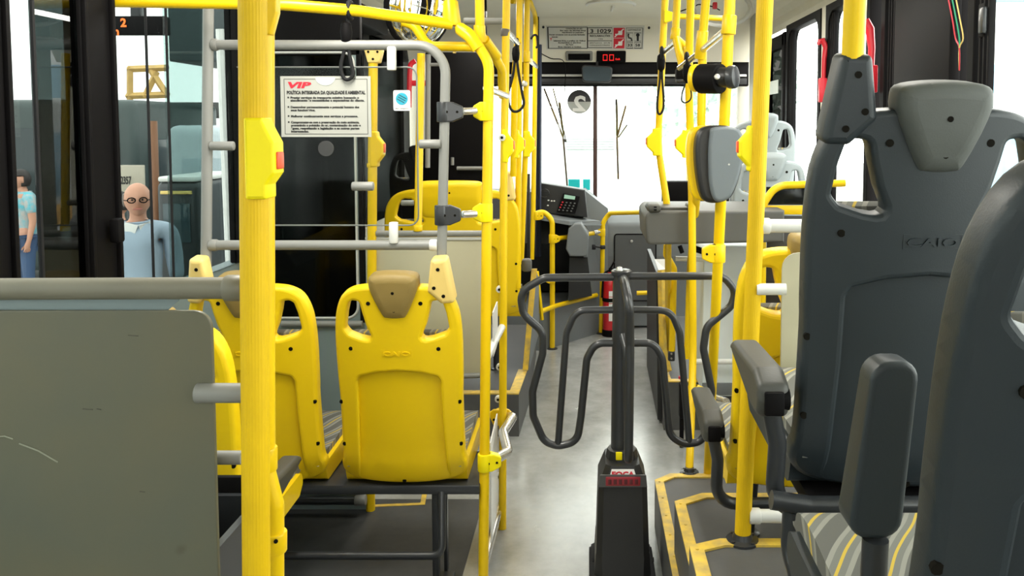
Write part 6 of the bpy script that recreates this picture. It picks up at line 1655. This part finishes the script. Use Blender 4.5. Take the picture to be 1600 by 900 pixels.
for k, (a, d_) in enumerate((((346, 46), (362, 430)), ((358, 46), (376, 430)))):
    b = MB(); p0_, p1_ = W(*a, 4.6 + k * 0.5), W(*d_, 4.6 + k * 0.5); b.tube([p0_, p0_ + (p1_ - p0_) * ((GZ - p0_.z) / (p1_.z - p0_.z))], 0.03, 10)
    tag(b.build('white_post', WHITET), ('left one of two leaning white posts beside the ribbed pole', 'right one of two leaning white posts beside the ribbed pole')[k], 'post', None)
# LED route sign outside
t = thing('route_sign', 'black sign with orange lettering high in the left window', 'sign', W(215, 55, 5.5))
A, D = W(168, 55, 5.5), W(262, 26, 5.5)
b = MB(); b.box(((A.x + D.x) / 2, 5.5, (A.z + D.z) / 2), (D.x - A.x, 0.08, D.z - A.z), 0.01); b.build('casing', BLACK, t)
b = MB(); b.text('2', 0.075, FACE(W(188, 27, 5.455)), 0.001, bold=0.003); b.text('vn', 0.07, FACE(W(170, 41, 5.455)), 0.001, bold=0.003); b.build('orange_letters', LEDORG, t)
b = MB(); b.box(((A.x + D.x) / 2, 5.5, D.z + 0.3), (0.06, 0.06, 0.62), 0.005); b.build('hanger', DKTUBE, t)
t = thing('number_plate_board', 'pale board lettered b 2357 behind the bald man', 'sign', W(200, 300, 7.0))
A, D = W(176, 300, 7.0), W(225, 258, 7.0)
b = MB(); b.box(((A.x + D.x) / 2, 7.0, (A.z + D.z) / 2), (D.x - A.x, 0.03, D.z - A.z), 0.004); b.build('board', mat('pale_board', (0.42, 0.38, 0.30), 0.6), t)
b = MB(); b.text('b 2357', 0.09, FACE(W(182, 274, 6.98)), 0.001, width=0.12, bold=0.002); b.build('lettering', INK, t)
b = MB(); b.box(((A.x + D.x) / 2, 7.03, (GZ + A.z) / 2), (0.06, 0.04, A.z - GZ), 0.004); b.build('stand', DKTUBE, t)

# beyond the right windows and the windscreen
bus('pale bus with an orange stripe outside the right windows', 5.2, 7.6, 5.0, 13.0, 2.0, mat('white_bus_paint', (0.62, 0.66, 0.66), 0.4), mat('blue_bus_window', (0.22, 0.36, 0.46), 0.1), nwin=5, stripe=mat('orange_band', (0.70, 0.40, 0.10), 0.5))
BLUEB = mat('blue_building', (0.28, 0.45, 0.60), 0.7)
t = thing('building', 'blue and white building far beyond the right windows', 'building', (16, 26, GZ))
b = MB(); b.box((16, 26, 2.2), (12, 5, 5.8), 0.05); b.build('wall', WHITE, t)
for k in range(4):
    b = MB(); b.box((11.6 + k * 2.9, 23.48, 2.6), (1.7, 0.06, 1.4), 0.02); b.build('window', BLUEB, t)
b = MB(); b.box((16, 26, 5.2), (12.4, 5.4, 0.3), 0.05); b.build('roof', BLUEB, t)
t = bus('white bus facing the windscreen, its dark grille just showing', -1.9, 0.75, 11.0, 19.0, 1.95, mat('bright_white_paint', (0.85, 0.85, 0.82), 0.5), mat('pale_windscreen', (0.62, 0.68, 0.68), 0.15), nwin=5)
GRL = mat('grey_grille', (0.42, 0.45, 0.45), 0.6)
b = MB(); A, D = W(884, 234, 10.98), W(960, 214, 10.98); b.box(((A.x + D.x) / 2, 10.97, (A.z + D.z) / 2), (D.x - A.x, 0.04, D.z - A.z), 0.01)
for k in range(5): b.box(((A.x + D.x) / 2, 10.945, A.z + (k + 0.5) * (D.z - A.z) / 5), (D.x - A.x, 0.02, 0.012))
b.build('grille', GRL, t)
random.seed(9)
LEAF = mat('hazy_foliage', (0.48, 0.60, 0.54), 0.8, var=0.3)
def tree(label, x, y, h, s):
    t = thing('tree', label, 'tree', (x, y, GZ))
    b = MB(); b.tube([(x, y, GZ), (x + 0.1, y, GZ + h * 0.4), (x, y + 0.1, GZ + h * 0.7)], [0.16, 0.12, 0.07], 10); b.build('trunk', OCHRE, t)
    b = MB()
    for k in range(260):
        v = Vector((random.gauss(0, 1), random.gauss(0, 1), random.gauss(0, 0.8))); v = v.normalized() * (random.random() ** 0.4) * s
        c_ = Vector((x, y, GZ + h * 0.75)) + v; a_ = Vector((random.uniform(-1, 1), random.uniform(-1, 1), random.uniform(-1, 1))).normalized(); e_ = a_.orthogonal().normalized(); f_ = a_.cross(e_)
        r_ = random.uniform(0.14, 0.30)
        b.add([c_ + e_ * r_, c_ + f_ * r_ * 0.6, c_ - e_ * r_, c_ - f_ * r_ * 0.6], [(0, 1, 2, 3)])
    b.build('crown', LEAF, t, 80)
tree('hazy green tree beyond the right half of the windscreen', 2.9, 24, 4.2, 1.5)
tree('pale tree farther right beyond the windscreen, by the counter poles', 5.2, 27, 4.6, 1.7)
